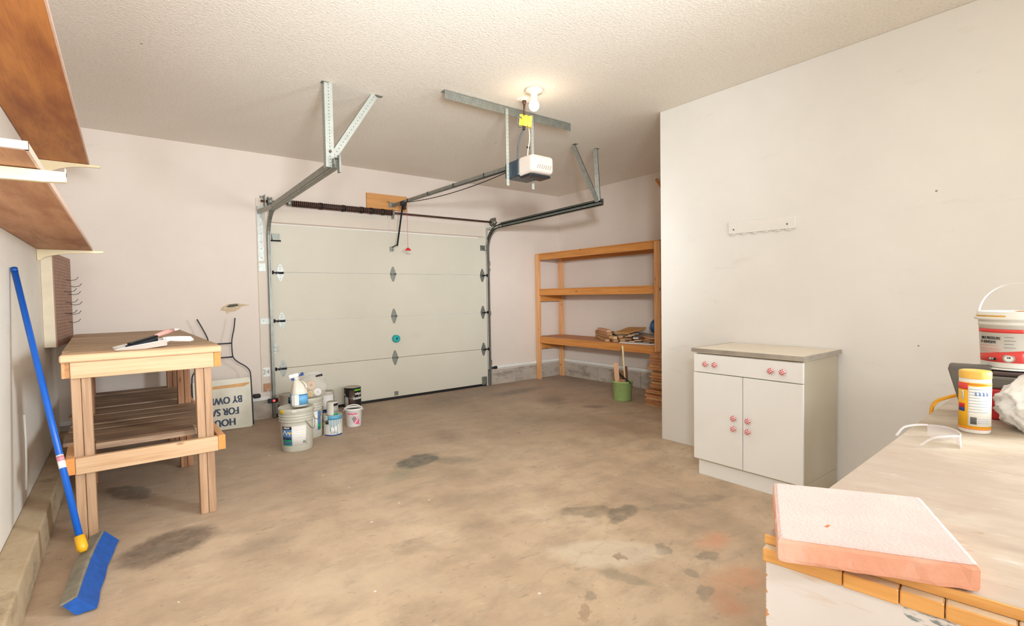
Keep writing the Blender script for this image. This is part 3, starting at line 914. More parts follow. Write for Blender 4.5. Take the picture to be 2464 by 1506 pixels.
# ------------------------------------------------------------------ garage door opener
op = thing('garage_door_opener', (2.71, 3.30, 2.25), 'white and navy garage door opener hanging from the ceiling with its long rail', 'door opener')
def rounded_box(x0, x1, y0, y1, z0, z1, name, m, bev, parent=op, taper=None):
    mb = MB().box(x0, x1, y0, y1, z0, z1)
    if taper:
        for i, v in enumerate(mb.v):
            if abs(v.y - y0) < 1e-5:
                v.x = 2.71 + (v.x - 2.71) * taper
                if v.z < (z0 + z1) / 2: v.z += 0.02
    return mb.build(name, m, parent, bevel=bev, seg=4)
rounded_box(2.585, 2.835, 3.245, 3.43, 2.285, 2.425, 'motor_housing', NAVY, 0.02)
lc = rounded_box(2.58, 2.84, 3.07, 3.25, 2.272, 2.432, 'lamp_cover', WHITEW, 0.032, taper=0.90)
lb = MB()
for i in range(7):
    x = 2.640 + i * 0.022
    lb.bar((x, 3.0668, 2.318), (x + 0.016, 3.0668, 2.352), 0.003, 0.004, up=(0, 1, 0))
lb.build('vent_slots', plain('slot_shadow', '#8d7b69', 0.7), lc)
MB().box(2.60, 2.82, 3.11, 3.24, 2.264, 2.285).build('control_panel', BLACKL, op, bevel=0.006)
MB().tube([(2.68, 3.18, 2.264), (2.68, 3.18, 2.258)], 0.014, 14).build('button', NAVY, op)
MB().box(2.655, 2.72, 3.30, 3.37, 2.42, 2.437).build('top_connector', BLACK, op, bevel=0.004)
rl = MB()
ya, za, yb_, zb = 3.42, 2.425, 5.945, 2.462
rl.bar((2.71, ya, za), (2.71, yb_, zb), 0.032, 0.034)
rl.build('rail', GALVD, op, bevel=0.004)
MB().bar((2.697, ya, za - 0.018), (2.697, yb_ - 0.25, zb - 0.016), 0.004, 0.008).bar((2.723, ya, za - 0.018), (2.723, yb_ - 0.25, zb - 0.016), 0.004, 0.008).build('drive_chain', BLACK, op)
for yy in (3.9, 4.45, 5.0, 5.5):
    zc = za + (zb - za) * (yy - ya) / (yb_ - ya)
    MB().box(2.690, 2.730, yy - 0.006, yy + 0.006, zc - 0.019, zc + 0.019).build('rail_joint', BLACKM, op)
MB().box(2.665, 2.755, YB - 0.05, YB - 0.034, 2.44, 2.50).tube([(2.66, YB - 0.045, 2.47), (2.76, YB - 0.045, 2.47)], 0.008, 8).build('header_bracket', GALV, op)
MB().box(2.685, 2.735, 5.60, 5.69, 2.415, 2.465).box(2.70, 2.722, 5.59, 5.64, 2.36, 2.42).build('trolley', BLACK, op, bevel=0.004)
MB().bar((2.71, 5.66, 2.43), (2.708, 5.84, 1.945), 0.020, 0.006, up=(0, 1, 0.2)).bar((2.708, 5.835, 1.96), (2.695, 5.965, 1.935), 0.022, 0.006).build('door_arm', BLACKM, op)
MB().box(2.675, 2.715, 5.955, YB - 0.003, 1.89, 1.945).build('arm_bracket', GALV, op, bevel=0.002)
pc = MB().tube([(2.735, 5.60, 2.40), (2.737, 5.60, 1.90)], 0.0018, 5).build('release_cord', RED, op)
MB().prism([(-0.035, -0.018), (0.035, -0.018), (0.035, -0.004), (0.01, 0.018), (-0.01, 0.018), (-0.035, -0.004)], -0.008, 0.008, XZ(2.737, 5.60, 1.885)).build('pull_handle', RED, pc, bevel=0.003)
cb = []
for i in range(21):
    s_ = i / 20
    yy = 3.45 + (5.60 - 3.45) * s_
    cb.append((2.70, yy, za - 0.03 + (zb - za) * s_ + 0.012 * s_ - 0.20 * s_ * (1 - s_)))
MB().tube(cb, 0.0042, 6).build('sagging_cable', BLACK, op)
# ceiling angle and hanging straps
ca = perforated(op, (1.985, 3.375, 2.845), (3.318, 3.375, 2.845), 0.060, (0, -1, 0), GALVD, 'ceiling_angle', 0, flange=False)
MB().box(1.985, 3.318, 3.376, 3.43, 2.878, 2.884).build('ceiling_flange', GALVD, op)
hb2 = MB()
for i in range(44):
    x = 2.0 + i * 0.03
    hb2.tube([(x, 3.3735, 2.857), (x, 3.371, 2.857)], 0.004, 6)
    hb2.tube([(x + 0.015, 3.3735, 2.832), (x + 0.015, 3.371, 2.832)], 0.003, 6)
hb2 = hb2.build('punched_holes', plain('hole_light', '#6d716e', 0.7), ca); hb2['kind'] = 'stuff'
for x in (2.573, 2.848):
    s_ = MB().bar((x, 3.368, 2.86), (x, 3.368, 2.225), 0.026, 0.004, up=(0, 1, 0)).build('hanging_strap', GALVL, op)
    h2 = MB()
    for i in range(20):
        h2.tube([(x, 3.3655, 2.84 - i * 0.031), (x, 3.3645, 2.84 - i * 0.031)], 0.004, 6)
    h2 = h2.build('strap_holes', plain('hole_light', '#6d716e'), s_); h2['kind'] = 'stuff'

# ------------------------------------------------------------------ ceiling lamp, outlet, adapter, cords
cl = thing('ceiling_lamp', (2.55, 2.99, H), 'porcelain ceiling lampholder with one lit bare bulb', 'lamp')
MB().lathe([(0.0, 0.0), (0.062, 0.0), (0.070, -0.012), (0.066, -0.024), (0.030, -0.034), (0.026, -0.045), (0.024, -0.07), (0.0, -0.07)], (2.55, 2.99, H), 36).build('lampholder', plain('porcelain', '#f2e2cc', 0.3, var=0.02), cl)
blb = NT('lit_bulb'); blb.color(lin('#ffffff')); blb.b.inputs['Emission Color'].default_value = (1, 0.86, 0.66, 1); blb.b.inputs['Emission Strength'].default_value = 3.2
MB().lathe([(0.015, -0.066), (0.018, -0.078), (0.034, -0.098), (0.040, -0.120), (0.036, -0.142), (0.022, -0.158), (0.0, -0.163)], (2.55, 2.99, H), 28).build('bulb', blb.m, cl)
bl.location = (2.55, 2.99, H - 0.20)
oc = thing('ceiling_outlet', (2.60, 3.17, H), 'white double outlet plate on the ceiling beside the bare bulb', 'outlet')
MB().box(2.555, 2.70, 3.13, 3.21, H - 0.012, H - 0.0005).build('cover_plate', WHITE, oc, bevel=0.003)
for x in (2.60, 2.66):
    MB().box(x - 0.02, x + 0.02, 3.15, 3.19, H - 0.018, H - 0.01).build('socket', WHITE, oc, bevel=0.005)
pl = thing('plug_cord', (2.60, 3.17, 2.78), 'short brown plug and cord hanging from the ceiling outlet', 'cord')
MB().tube([(2.60, 3.17, H - 0.018), (2.60, 3.17, H - 0.04), (2.60, 3.17, H - 0.055)], [0.018, 0.014, 0.008], 12).build('plug', CORDB, pl)
MB().tube([(2.60, 3.17, H - 0.05), (2.605, 3.18, 2.79), (2.62, 3.20, 2.765)], 0.008, 8).build('cord', CORDB, pl)
ad = thing('power_adapter', (2.64, 3.2, 2.65), 'yellow three-way power adapter hanging on its cord under the ceiling', 'adapter')
RZ = Matrix.Translation((2.635, 3.20, 2.725)) @ Matrix.Rotation(0.10, 4, 'Y') @ Matrix.Rotation(-0.62, 4, 'Z')
for i, dx in enumerate((-0.036, 0.0, 0.036)):
    MB().box(dx - 0.0155, dx + 0.0155, -0.02, 0.02, -0.045 - i * 0.004, 0.045 - i * 0.004, RZ).build('socket_block', YELC, ad, bevel=0.004)
MB().box(-0.05, 0.05, -0.012, 0.014, -0.04, 0.035, RZ).build('adapter_body', YELC, ad, bevel=0.003)
gc = thing('opener_power_cord', (2.66, 3.3, 2.43), 'grey power cord running from the yellow adapter down to the opener', 'cord')
MB().tube(smooth([(2.62, 3.19, 2.685), (2.615, 3.20, 2.66), (2.61, 3.22, 2.63), (2.605, 3.26, 2.55), (2.62, 3.29, 2.48), (2.63, 3.31, 2.430)]), 0.0065, 8).build('cord', CORDG, gc)
lp = [(2.60 - 0.03 + 0.032 * math.cos(a), 3.19, 2.70 + 0.042 * math.sin(a)) for a in [0.9 + i * 0.42 for i in range(11)]]
MB().tube(lp, 0.005, 7).build('cord_loop', CORDG, gc)
MB().tube([(2.615, 3.195, 2.675), (2.614, 3.20, 2.645)], [0.014, 0.009], 10).build('plug', BLACK, gc)
wc = thing('white_wire', (2.74, 3.3, 2.43), 'thin cream wire tied along the opener strap', 'wire')
MB().tube(smooth([(2.66, 3.20, 2.69), (2.69, 3.22, 2.66), (2.725, 3.26, 2.60), (2.74, 3.30, 2.53), (2.745, 3.31, 2.47), (2.755, 3.30, 2.435)]), 0.0055, 7).build('cable', WIREW, wc)
for p in ((2.738, 3.295, 2.55), (2.747, 3.31, 2.46)):
    MB().tube([(p[0] - 0.012, p[1], p[2]), (p[0] + 0.012, p[1], p[2])], 0.0085, 8).build('cable_tie', BLACK, wc)

# ------------------------------------------------------------------ safety sensors
for (x, lab, led) in ((1.232, 'black safety sensor with a red light at the foot of the left door track', True), (4.235, 'black safety sensor low on the wall right of the garage door', False)):
    z = 0.205 if led else 0.255
    s_ = thing('door_sensor', (x, YB - 0.09, z - 0.02), lab, 'sensor')
    if led:
        MB().box(x - 0.045, x + 0.055, YB - 0.12, YB - 0.085, z - 0.022, z + 0.022).build('housing', BLACK, s_, bevel=0.006)
        le = NT('red_led'); le.color(lin('#ff2020')); le.b.inputs['Emission Color'].default_value = (1, 0.03, 0.03, 1); le.b.inputs['Emission Strength'].default_value = 3.0
        MB().tube([(x + 0.012, YB - 0.12, z), (x + 0.012, YB - 0.124, z)], 0.012, 14).build('indicator_light', le.m, s_)
        MB().tube([(x - 0.02, YB - 0.10, z + 0.02), (x - 0.035, YB - 0.06, z + 0.06), (x - 0.03, YB - 0.03, z + 0.11), (x - 0.005, YB - 0.03, z + 0.12)], 0.003, 6).build('wire', WHITE, s_)
    else:
        MB().tube([(x - 0.045, YB - 0.05, z), (x + 0.03, YB - 0.05, z)], 0.016, 12).tube([(x + 0.01, YB - 0.05, z), (x + 0.045, YB - 0.05, z)], 0.022, 12).build('housing', BLACK, s_)
        MB().box(x - 0.05, x - 0.03, YB - 0.06, YB - 0.001, z - 0.02, z + 0.02).build('bracket', GALV, s_)
vp = MB().box(0.99 + 0.06, 1.12, YB - 0.10, YB - 0.036, 0.25, 0.29)
tag(vp.build('cable_clamp', BLACK, None, bevel=0.01), 'small black clamp resting on the white rail behind the lawn sign', 'clamp')

# ------------------------------------------------------------------ left wall shelves
def bracket(parent, y, z, tip, arm=0.34, drop=0.16, w=0.022, th=0.015):
    """curved sheet-metal shelf bracket: arm under the board, leg on the wall, curved web"""
    mb = MB()
    n = 12
    x0 = LX + 0.004
    poly = [(x0, z - 0.003), (tip, z - 0.003), (tip, z - 0.003 - th)]
    xs = tip - 0.05
    for i in range(n + 1):
        s_ = i / n
        a = PI / 2 * s_
        poly.append((xs - (xs - x0 - 0.02) * math.sin(a), z - 0.007 - th - drop * (1 - math.cos(a))))
    poly.append((x0, z - 0.007 - th - drop))
    mb.prism(poly, y - w / 2, y + w / 2, Matrix(((1, 0, 0, 0), (0, 0, 1, 0), (0, 1, 0, 0), (0, 0, 0, 1))))
    mb.box(tip - 0.003, tip + 0.0, y - w / 2, y + w / 2, z - 0.018, z + 0.008)
    return mb.build('shelf_bracket', CREAM, parent, bevel=0.003)
s1 = thing('wall_shelf', (-0.32, 2.4, 2.36), 'upper wall shelf of dark reddish plywood, seen from below', 'shelf', 'plywood shelves on the left wall')
plank('shelf_board', s1, (-0.343, -0.9, 2.384), (-0.343, 5.14, 2.384), 0.305, 0.019, (0, 0, 1), DARKPLY, bevel=0.0)
MB().box(-0.191, -0.184, -0.9, 5.14, 2.3735, 2.3945).build('front_edge', PLYPINK, s1)
bracket(s1, 5.11, 2.374, -0.118); bracket(s1, 2.6 - 2.0, 2.374, -0.118)
s2 = thing('wall_shelf', (-0.32, 3.4, 1.70), 'lower wall shelf of brown plywood with its pale near end in view', 'shelf', 'plywood shelves on the left wall')
plank('shelf_board', s2, (-0.343, 1.80, 1.7095), (-0.343, 5.02, 1.7095), 0.305, 0.019, (0, 0, 1), DARKPLY2, bevel=0.0)
MB().box(-0.191, -0.184, 1.79, 5.02, 1.6995, 1.7205).box(-0.496, -0.184, 1.785, 1.80, 1.6995, 1.7205).build('front_edge', PLYPINK, s2)
bracket(s2, 5.0, 1.70, -0.118, drop=0.06); bracket(s2, 2.03, 1.70, -0.128, drop=0.02, th=0.030)

# pegboard
pg = thing('pegboard', (-0.42, 5.55, 1.0), 'brown pegboard with wire hooks on the left wall beyond the workbench top', 'pegboard')
PA = Vector((-0.425, 5.18)); PB = Vector((-0.376, 5.93))
pd_ = (PB - PA).normalized(); pn_ = Vector((pd_.y, -pd_.x))
def pgp(s_, o_=0.0, z_=0.0):
    q = PA + pd_ * s_ + pn_ * o_
    return Vector((q.x, q.y, z_))
PL = (PB - PA).length
def pgbox(s0, s1, o0, o1, z0_, z1_):
    q = [pgp(s0, o0), pgp(s1, o0), pgp(s1, o1), pgp(s0, o1)]
    return MB().prism([(v.x, v.y) for v in q], z0_, z1_)
pgbox(0, PL, -0.006, 0, 0.965, 1.69).build('hardboard', PEGBROWN, pg)
FUR = plain('cream_furring', '#e4d4b8', 0.6)
MB().prism([(LX + 0.001, 5.18), (PA.x - 0.007, 5.18), (PA.x - 0.004, 5.22), (LX + 0.001, 5.22)], 0.965, 1.69).build('furring_strip', FUR, pg, bevel=0.002)
MB().prism([(LX + 0.001, 5.90), (PB.x - 0.012, 5.90), (PB.x - 0.010, 5.93), (LX + 0.001, 5.93)], 0.965, 1.69).build('furring_strip', FUR, pg, bevel=0.002)
MB().prism([(LX + 0.001, 5.22), (PA.x - 0.008, 5.22), (PB.x - 0.016, 5.90), (LX + 0.001, 5.90)], 0.965, 1.005).build('furring_strip', FUR, pg, bevel=0.002)
hl = MB()
for iy in range(28):
    for iz in range(27):
        a_ = 0.02 + iy * 0.0258; z_ = 0.985 + iz * 0.0258
        hl.add([pgp(a_, 0.0006, z_ - .003), pgp(a_ + 0.006, 0.0006, z_ - .003), pgp(a_ + 0.006, 0.0006, z_ + .003), pgp(a_, 0.0006, z_ + .003)], [(0, 1, 2, 3)])
hl = hl.build('peg_holes', plain('peg_hole', '#5e4336', 0.9), pg); hl['kind'] = 'stuff'
for (yy, zz) in ((0.52, 1.50), (0.70, 1.45), (0.40, 1.40), (0.62, 1.38), (0.45, 1.31), (0.68, 1.29), (0.38, 1.22), (0.60, 1.21), (0.55, 1.14)):
    MB().tube([pgp(yy, 0, zz), pgp(yy, 0.03, zz - 0.006), pgp(yy + 0.004, 0.062, zz + 0.002), pgp(yy + 0.006, 0.078, zz + 0.024)], 0.0022, 6).build('hook', BLACKM, pg)

# ------------------------------------------------------------------ left workbench
wbn = thing('workbench', (0.08, 4.6, 0), 'rough pine workbench with a lower slatted shelf by the left wall', 'workbench')
FX0, FX1, BX0, BX1 = -0.283, 0.458, -0.36, 0.405
Y0, Y1 = 3.51, 5.80
def edge_x(y):
    s_ = (y - Y0) / (Y1 - Y0)
    return FX0 + (BX0 - FX0) * s_, FX1 + (BX1 - FX1) * s_
n = 16
for k in range(n):
    ya_ = Y0 + (Y1 - Y0) * k / n; yb2 = Y0 + (Y1 - Y0) * (k + 1) / n
    ym = (ya_ + yb2) / 2; xa, xb = edge_x(ym)
    if k == 1: xa += 0.03
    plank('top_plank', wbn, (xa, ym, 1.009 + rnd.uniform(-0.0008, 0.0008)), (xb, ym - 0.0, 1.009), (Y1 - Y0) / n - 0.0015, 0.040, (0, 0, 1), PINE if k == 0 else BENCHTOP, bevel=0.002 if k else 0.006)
# aprons and rails
plank('front_apron', wbn, (-0.245, 3.545, 0.943), (0.415, 3.545, 0.943), 0.038, 0.088, (0, 0, 1), PINE)
for (x, xx) in ((-0.265, -0.345), (0.435, 0.383)):
    plank('side_rail', wbn, (x, 3.535 if x > 0 else 3.56, 0.943), (xx, 5.78, 0.943), 0.036, 0.086, (0, 0, 1), PINEF)
    plank('lower_side_rail', wbn, (x + 0.005, 3.505, 0.437), (xx + 0.005, 5.78, 0.437), 0.038, 0.088, (0, 0, 1), PINEF)
MB().box(0.4175, 0.4535, 3.5335, 3.5352, 0.901, 0.985).build('sawn_end', ENDG, wbn)
MB().box(0.4215, 0.4585, 3.5035, 3.5052, 0.394, 0.480).build('sawn_end', ENDG, wbn)
MB().box(-0.2785, -0.2415, 3.5035, 3.5052, 0.394, 0.480).build('sawn_end', ENDG, wbn)
plank('lower_front_rail', wbn, (-0.24, 3.522, 0.433), (0.42, 3.522, 0.433), 0.038, 0.088, (0, 0, 1), PINE)
# legs: each a pair of studs
for yy, lean in ((3.60, 0), (4.71, 0), (5.68, 0)):
    s_ = (yy - 3.6) / 2.1
    for side in (0, 1):
        xb_ = (-0.246 - 0.07 * s_) if side == 0 else (0.322 - 0.04 * s_)
        for k, dx in enumerate((0.0, 0.043)):
            xx = xb_ + dx
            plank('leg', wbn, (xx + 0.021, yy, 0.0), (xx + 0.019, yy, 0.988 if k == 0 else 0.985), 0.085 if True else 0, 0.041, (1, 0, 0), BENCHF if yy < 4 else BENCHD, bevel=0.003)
# lower shelf slats
nsl = 13
for k in range(nsl):
    ya_ = 3.665 + k * 0.163; 
    z = 0.487 + rnd.uniform(-0.004, 0.006)
    s_ = (ya_ - 3.6) / 2.2
    xl = -0.30 - 0.06 * s_ + (0.14 if k == 0 else rnd.uniform(-0.02, 0.02)); xr = 0.42 - 0.04 * s_ - (0.10 if k == 0 else 0)
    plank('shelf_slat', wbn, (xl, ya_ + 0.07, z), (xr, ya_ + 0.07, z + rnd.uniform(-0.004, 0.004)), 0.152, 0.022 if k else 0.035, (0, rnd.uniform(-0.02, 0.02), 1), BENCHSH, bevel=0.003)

# dustpan and brush on the bench
dp = thing('dustpan', (0.14, 3.95, 1.03), 'white plastic dustpan lying on the left workbench', 'dustpan')
def xf(cx, cy, cz, ang):
    return Matrix.Translation((cx, cy, cz)) @ Matrix.Rotation(ang, 4, 'Z')
Md = xf(0.062, 3.685, 1.0315, 0.06)
dm = MB()
nx = 14; Lp = 0.245
rows = []
for i in range(nx + 1):
    s_ = i / nx
    w = 0.115 * (1.0 - 0.30 * s_ ** 2.2)
    h = 0.006 + 0.040 * (s_ ** 0.8)
    x = -0.125 + Lp * s_
    lift = 0.010 * max(0, (s_ - 0.55)) / 0.45
    rows.append([(x, -w - 0.006, h + 0.001), (x, -w, h), (x, -w * 0.95, 0.003 + lift), (x, -w * .5, 0.0005 + lift), (x, w * .5, 0.0005 + lift), (x, w * 0.95, 0.003 + lift), (x, w, h), (x, w + 0.006, h + 0.001)])
vs = [Md @ Vector(p) for r_ in rows for p in r_]
fs = []
for i in range(nx):
    for k in range(7):
        fs.append((i * 8 + k, i * 8 + k + 1, i * 8 + 9 + k, i * 8 + 8 + k))
fs.append(tuple(nx * 8 + k for k in range(8)))
o = MB().add(vs, fs, True).build('pan', DUSTW, dp)
so = o.modifiers.new('thick', 'SOLIDIFY'); so.thickness = 0.0035; so.offset = 1
MB().tube([Md @ Vector(p) for p in ((0.112, 0, 0.036), (0.145, 0, 0.044), (0.20, 0.0, 0.040), (0.25, 0, 0.036), (0.268, 0, 0.028))], [0.022, 0.015, 0.018, 0.018, 0.006], 12).build('handle', DUSTW, dp)
hbx = thing('hand_brush', (0.2, 4.05, 1.05), 'hand brush with black bristles and a pink handle lying in the dustpan', 'brush')
Mb = Matrix.Translation((0.075, 3.70, 1.074)) @ Matrix.Rotation(0.80, 4, 'Z') @ Matrix.Rotation(-0.16, 4, 'Y')
MB().box(-0.095, 0.10, -0.016, 0.016, -0.004, 0.009, Mb).build('brush_block', BLACKL, hbx, bevel=0.005)
MB().box(-0.105, 0.09, -0.021, 0.021, -0.026, -0.003, Mb).build('bristles', plain('black_bristles', '#2b2f36', 0.8, bump=0.5, bscale=200), hbx, bevel=0.006)
MB().tube([Mb @ Vector(p) for p in ((0.09, 0, 0.004), (0.12, 0, 0.006), (0.18, 0.0, 0.008), (0.235, 0, 0.006))], [0.009, 0.013, 0.016, 0.012], 12).build('grip', PINKH, hbx)
MB().tube([Mb @ Vector((0.258 + 0.018 * math.cos(a), 0.013 * math.sin(a), 0.006)) for a in [2 * PI * i / 14 for i in range(14)]], 0.0045, 7, closed=True).build('hanging_ring', DUSTW, hbx)

# ------------------------------------------------------------------ push broom
bm_ = thing('push_broom', (-0.19, 3.1, 0), 'push broom with a blue handle and blue bristles leaning on the left wall', 'broom')
top = Vector((-0.481, 3.88, 1.498)); bot = Vector((-0.205, 3.195, 0.095))
d_ = (bot - top).normalized()
MB().tube([top, bot], 0.0145, 16).build('handle', BLUE, bm_)
MB().tube([top - d_ * 0.004, top + d_ * 0.02], 0.0155, 16).build('handle_cap', plain('blue_cap', '#0a4d9c', 0.4), bm_)
MB().tube([bot - d_ * 0.075, bot - d_ * 0.015, bot + d_ * 0.005], [0.021, 0.023, 0.014], 16).build('ferrule', YEL, bm_)['label'] = 'yellow plastic collar'
lp_ = top + d_ * ((1.482 - 0.485) / abs(d_.z))
MB().tube([lp_ - d_ * 0.035, lp_ + d_ * 0.035], 0.0152, 16).build('sticker', PAPER, bm_)
MB().tube([lp_ - d_ * 0.028, lp_ - d_ * 0.002], 0.0155, 16).build('sticker_print', plain('faded_red_print', '#e0909a', 0.5, var=0.3, scale=60), bm_)
hp = [(-0.225, 2.74), (-0.215, 2.90), (-0.20, 3.10), (-0.178, 3.30), (-0.155, 3.45)]
blk = MB(); bri = MB()
def ribbon(mb, offs, nsub=24):
    """loft a cross-section (dx, z) along the broom head"""
    P = []
    for i in range(nsub + 1):
        s_ = i / nsub * (len(hp) - 1); k = min(int(s_), len(hp) - 2); fr_ = s_ - k
        P.append((hp[k][0] + (hp[k + 1][0] - hp[k][0]) * fr_, hp[k][1] + (hp[k + 1][1] - hp[k][1]) * fr_))
    m = len(offs(0)); vs = []
    for i, (x, y) in enumerate(P):
        for (dx, z) in offs(i / nsub): vs.append((x + dx, y, z))
    fs = []
    for i in range(nsub):
        for k in range(m): fs.append((i * m + k, i * m + (k + 1) % m, (i + 1) * m + (k + 1) % m, (i + 1) * m + k))
    fs.append(tuple(range(m))); fs.append(tuple(range(nsub * m, nsub * m + m))[::-1])
    mb.add(vs, fs)
ribbon(blk, lambda s_: [(-0.035, 0.075 - 0.015 * abs(s_ - .5)), (0.020, 0.093 - 0.02 * abs(s_ - .5)), (0.026, 0.075), (-0.028, 0.056)])
blk.build('brush_block', plain('dusty_grey_block', '#8b8474', 0.8, var=0.25, scale=14, bump=0.2), bm_, bevel=0.004)
ribbon(bri, lambda s_: [(-0.024, 0.060), (0.022, 0.080), (0.084 + 0.002 * math.sin(s_ * 19), 0.008), (0.018 + 0.002 * math.sin(s_ * 23), 0.004)], 48)
bri.build('bristles', BLUEB, bm_)

# ------------------------------------------------------------------ lawn sign (standing upside down)
sg = thing('lawn_sign', (0.75, 5.75, 0), 'enamel HOUSE FOR SALE BY OWNER sign standing upside down against the back wall', 'sign')
def SM(x, z, dy=0.0):
    # sign leans back a little: y grows with z
    return Vector((x, 5.715 + z * 0.10 + dy, z))
TB = Matrix(((-1, 0, 0, 0.745), (0, -0.0995, -1, 5.715 + 0.025), (0, -1, 0.0, 0.25), (0, 0, 0, 1)))
MB().add([SM(0.49, 0.012), SM(0.985, 0.0), SM(1.0, 0.015), SM(1.0, 0.49), SM(0.985, 0.505), SM(0.49, 0.505),
          SM(0.49, 0.012, .012), SM(0.985, 0.0, .012), SM(1.0, 0.015, .012), SM(1.0, 0.49, .012), SM(0.985, 0.505, .012), SM(0.49, 0.505, .012)],
         [(0, 1, 2, 3, 4, 5), (11, 10, 9, 8, 7, 6)] + [(i, (i + 1) % 6, 6 + (i + 1) % 6, 6 + i) for i in range(6)]).build('panel', SIGNM, sg, bevel=0.002)
MB().add([SM(0.51, 0.415, -.002), SM(0.93, 0.418, -.002), SM(0.985, 0.438, -.002), SM(0.99, 0.455, -.002), SM(0.51, 0.44, -.002), SM(0.51, 0.415, 0), SM(0.93, 0.418, 0), SM(0.985, 0.438, 0), SM(0.99, 0.455, 0), SM(0.51, 0.44, 0)],
         [(0, 1, 2, 3, 4), (9, 8, 7, 6, 5)] + [(i, (i + 1) % 5, 5 + (i + 1) % 5, 5 + i) for i in range(5)]).build('peeled_tape', SIGNF, sg)
for body, zc, xc in (('HOUSE', 0.080, 0.712), ('FOR SALE', 0.188, 0.718), ('BY OWNER', 0.300, 0.718)):
    Mt = Matrix(((-1, 0, 0, xc), (0, -0.0995, -1, 5.715 + zc * 0.10 - 0.0012), (0, -1, 0, zc), (0, 0, 0, 1)))
    text_flat('lettering', body, 0.100, Mt, NAVYT, sg, squash=0.76 if len(body) > 5 else 0.84, bold=0.0042)
def wire(pts, r=0.006, name='wire_frame'):
    return MB().tube(smooth([SM(*p) for p in pts], 4), r, 8).build(name, BLACKM, sg)
wire([(1.005, 0.02), (1.006, 0.30), (1.004, 0.52), (0.995, 0.575), (0.96, 0.62), (0.90, 0.665), (0.862, 0.705), (0.848, 0.75), (0.846, 0.86), (0.855, 0.93), (0.875, 1.02), (0.888, 1.12)])
wire([(0.486, 0.02), (0.486, 0.40), (0.488, 0.52), (0.497, 0.575), (0.53, 0.62), (0.59, 0.665), (0.628, 0.705), (0.642, 0.75), (0.644, 0.86), (0.635, 0.93), (0.600, 1.02), (0.555, 1.12)])
wire([(0.642, 0.865), (0.848, 0.865)], 0.007, 'cross_wire'); wire([(0.642, 0.725), (0.85, 0.725)], 0.007, 'cross_wire')

# ------------------------------------------------------------------ paint pails, cans and jug by the door
def pail(name, c, rb, rt, h, m, parent_label, cat, lid=True, z=0.0, ribs=True):
    t = thing(name, (c[0], c[1], z), parent_label, cat)
    pr = [(0.0, 0.0), (rb - 0.004, 0.0), (rb, 0.006)]
    def R(zz): return rb + (rt - rb) * zz / h
    pr += [(R(h * 0.66), h * 0.66)]
    if ribs:
        for k in range(4):
            zz = h * (0.70 + 0.065 * k)
            pr += [(R(zz), zz), (R(zz) + 0.008, zz + 0.002), (R(zz) + 0.008, zz + 0.006), (R(zz), zz + 0.008)]
    pr += [(R(h * .96), h * .96), (rt, h)]
    if not lid:
        pr += [(rt - 0.004, h), (rt - 0.005, h * 0.9), (rb - 0.006, 0.02), (0, 0.02)]
    MB().lathe(pr, (c[0], c[1], z), 40).build('pail_body', m, t)
    if lid:
        MB().lathe([(0.0, h - 0.008), (rt - 0.014, h - 0.008), (rt - 0.010, h + 0.004), (rt + 0.004, h + 0.004), (rt + 0.006, h), (rt + 0.006, h - 0.034), (rt + 0.001, h - 0.036)], (c[0], c[1], z), 40).build('lid', m, t)
    return t
CF = (1.151, 4.611)
p1 = pail('paint_pail', CF, 0.128, 0.140, 0.365, PAILG, 'large grey five-gallon paint pail with a blue house label, nearest the camera', 'pail')
patch('label', CF, 0.1305, -0.98, 0.62, 0.055, 0.225, PAPER, p1, r1=0.1355)
patch('blue_label', CF, 0.1315, -0.96, -0.30, 0.057, 0.223, BLABEL, p1, r1=0.1365)
patch('black_band', CF, 0.1365, -0.95, -0.31, 0.197, 0.223, BLACKL, p1, r1=0.1375)
patch('green_band', CF, 0.1325, -0.95, -0.31, 0.092, 0.108, GREENL, p1, r1=0.1335)
patch('green_band', CF, 0.1320, -0.95, -0.31, 0.057, 0.066, GREENL, p1, r1=0.1330)
text_wrap('lettering', 'valspar', 0.024, CF, 0.1365, 0.212, -0.63, PAPER, p1, 0.9, 0.0006)
text_wrap('lettering', 'EXTERIOR', 0.034, CF, 0.1345, 0.118, -0.63, BLACKL, p1, 0.50, 0.0006)
patch('yellow_flash', CF, 0.1350, -0.52, -0.32, 0.158, 0.172, YELC, p1, off=0.002, r1=0.1355)
for (a0, z0, a1, z1) in ((-0.93, 0.150, -0.78, 0.186), (-0.78, 0.186, -0.62, 0.150), (-0.66, 0.150, -0.54, 0.178), (-0.54, 0.178, -0.42, 0.146)):
    th = facing(*CF); q = []
    for i in range(7):
        s_ = i / 6; a = th + a0 + (a1 - a0) * s_
        q.append((CF[0] + 0.1368 * math.cos(a), CF[1] + 0.1368 * math.sin(a), z0 + (z1 - z0) * s_))
    MB().tube(q, 0.0022, 5).build('house_outline', PAPER, p1)
text_wrap('lettering', '- - - - - - -\n- - - - - -\n- - - - - - -\n- - - - -', 0.020, CF, 0.1345, 0.16, 0.16, GREYP, p1, 0.8)
patch('barcode', CF, 0.1322, 0.35, 0.52, 0.072, 0.092, GREYP, p1, off=0.0015)
patch('yellow_sticker', CF, 0.1465, -1.02, -0.72, 0.332, 0.362, YELC, p1)
patch('lid_tab', CF, 0.1465, -0.28, 0.02, 0.334, 0.366, plain('lid_tab_grey', '#d6d1c4', 0.4), p1)
th_ = facing(*CF)
ang = [th_ + 0.5 + (i / 12) * 1.3 for i in range(13)]
MB().tube([(CF[0] + 0.148 * math.cos(a), CF[1] + 0.148 * math.sin(a), 0.265 - 0.09 * math.sin(PI * i / 12)) for i, a in enumerate(ang)], 0.0028, 6).build('bail_handle', GALVD, p1)
CB = (1.335, 4.950)
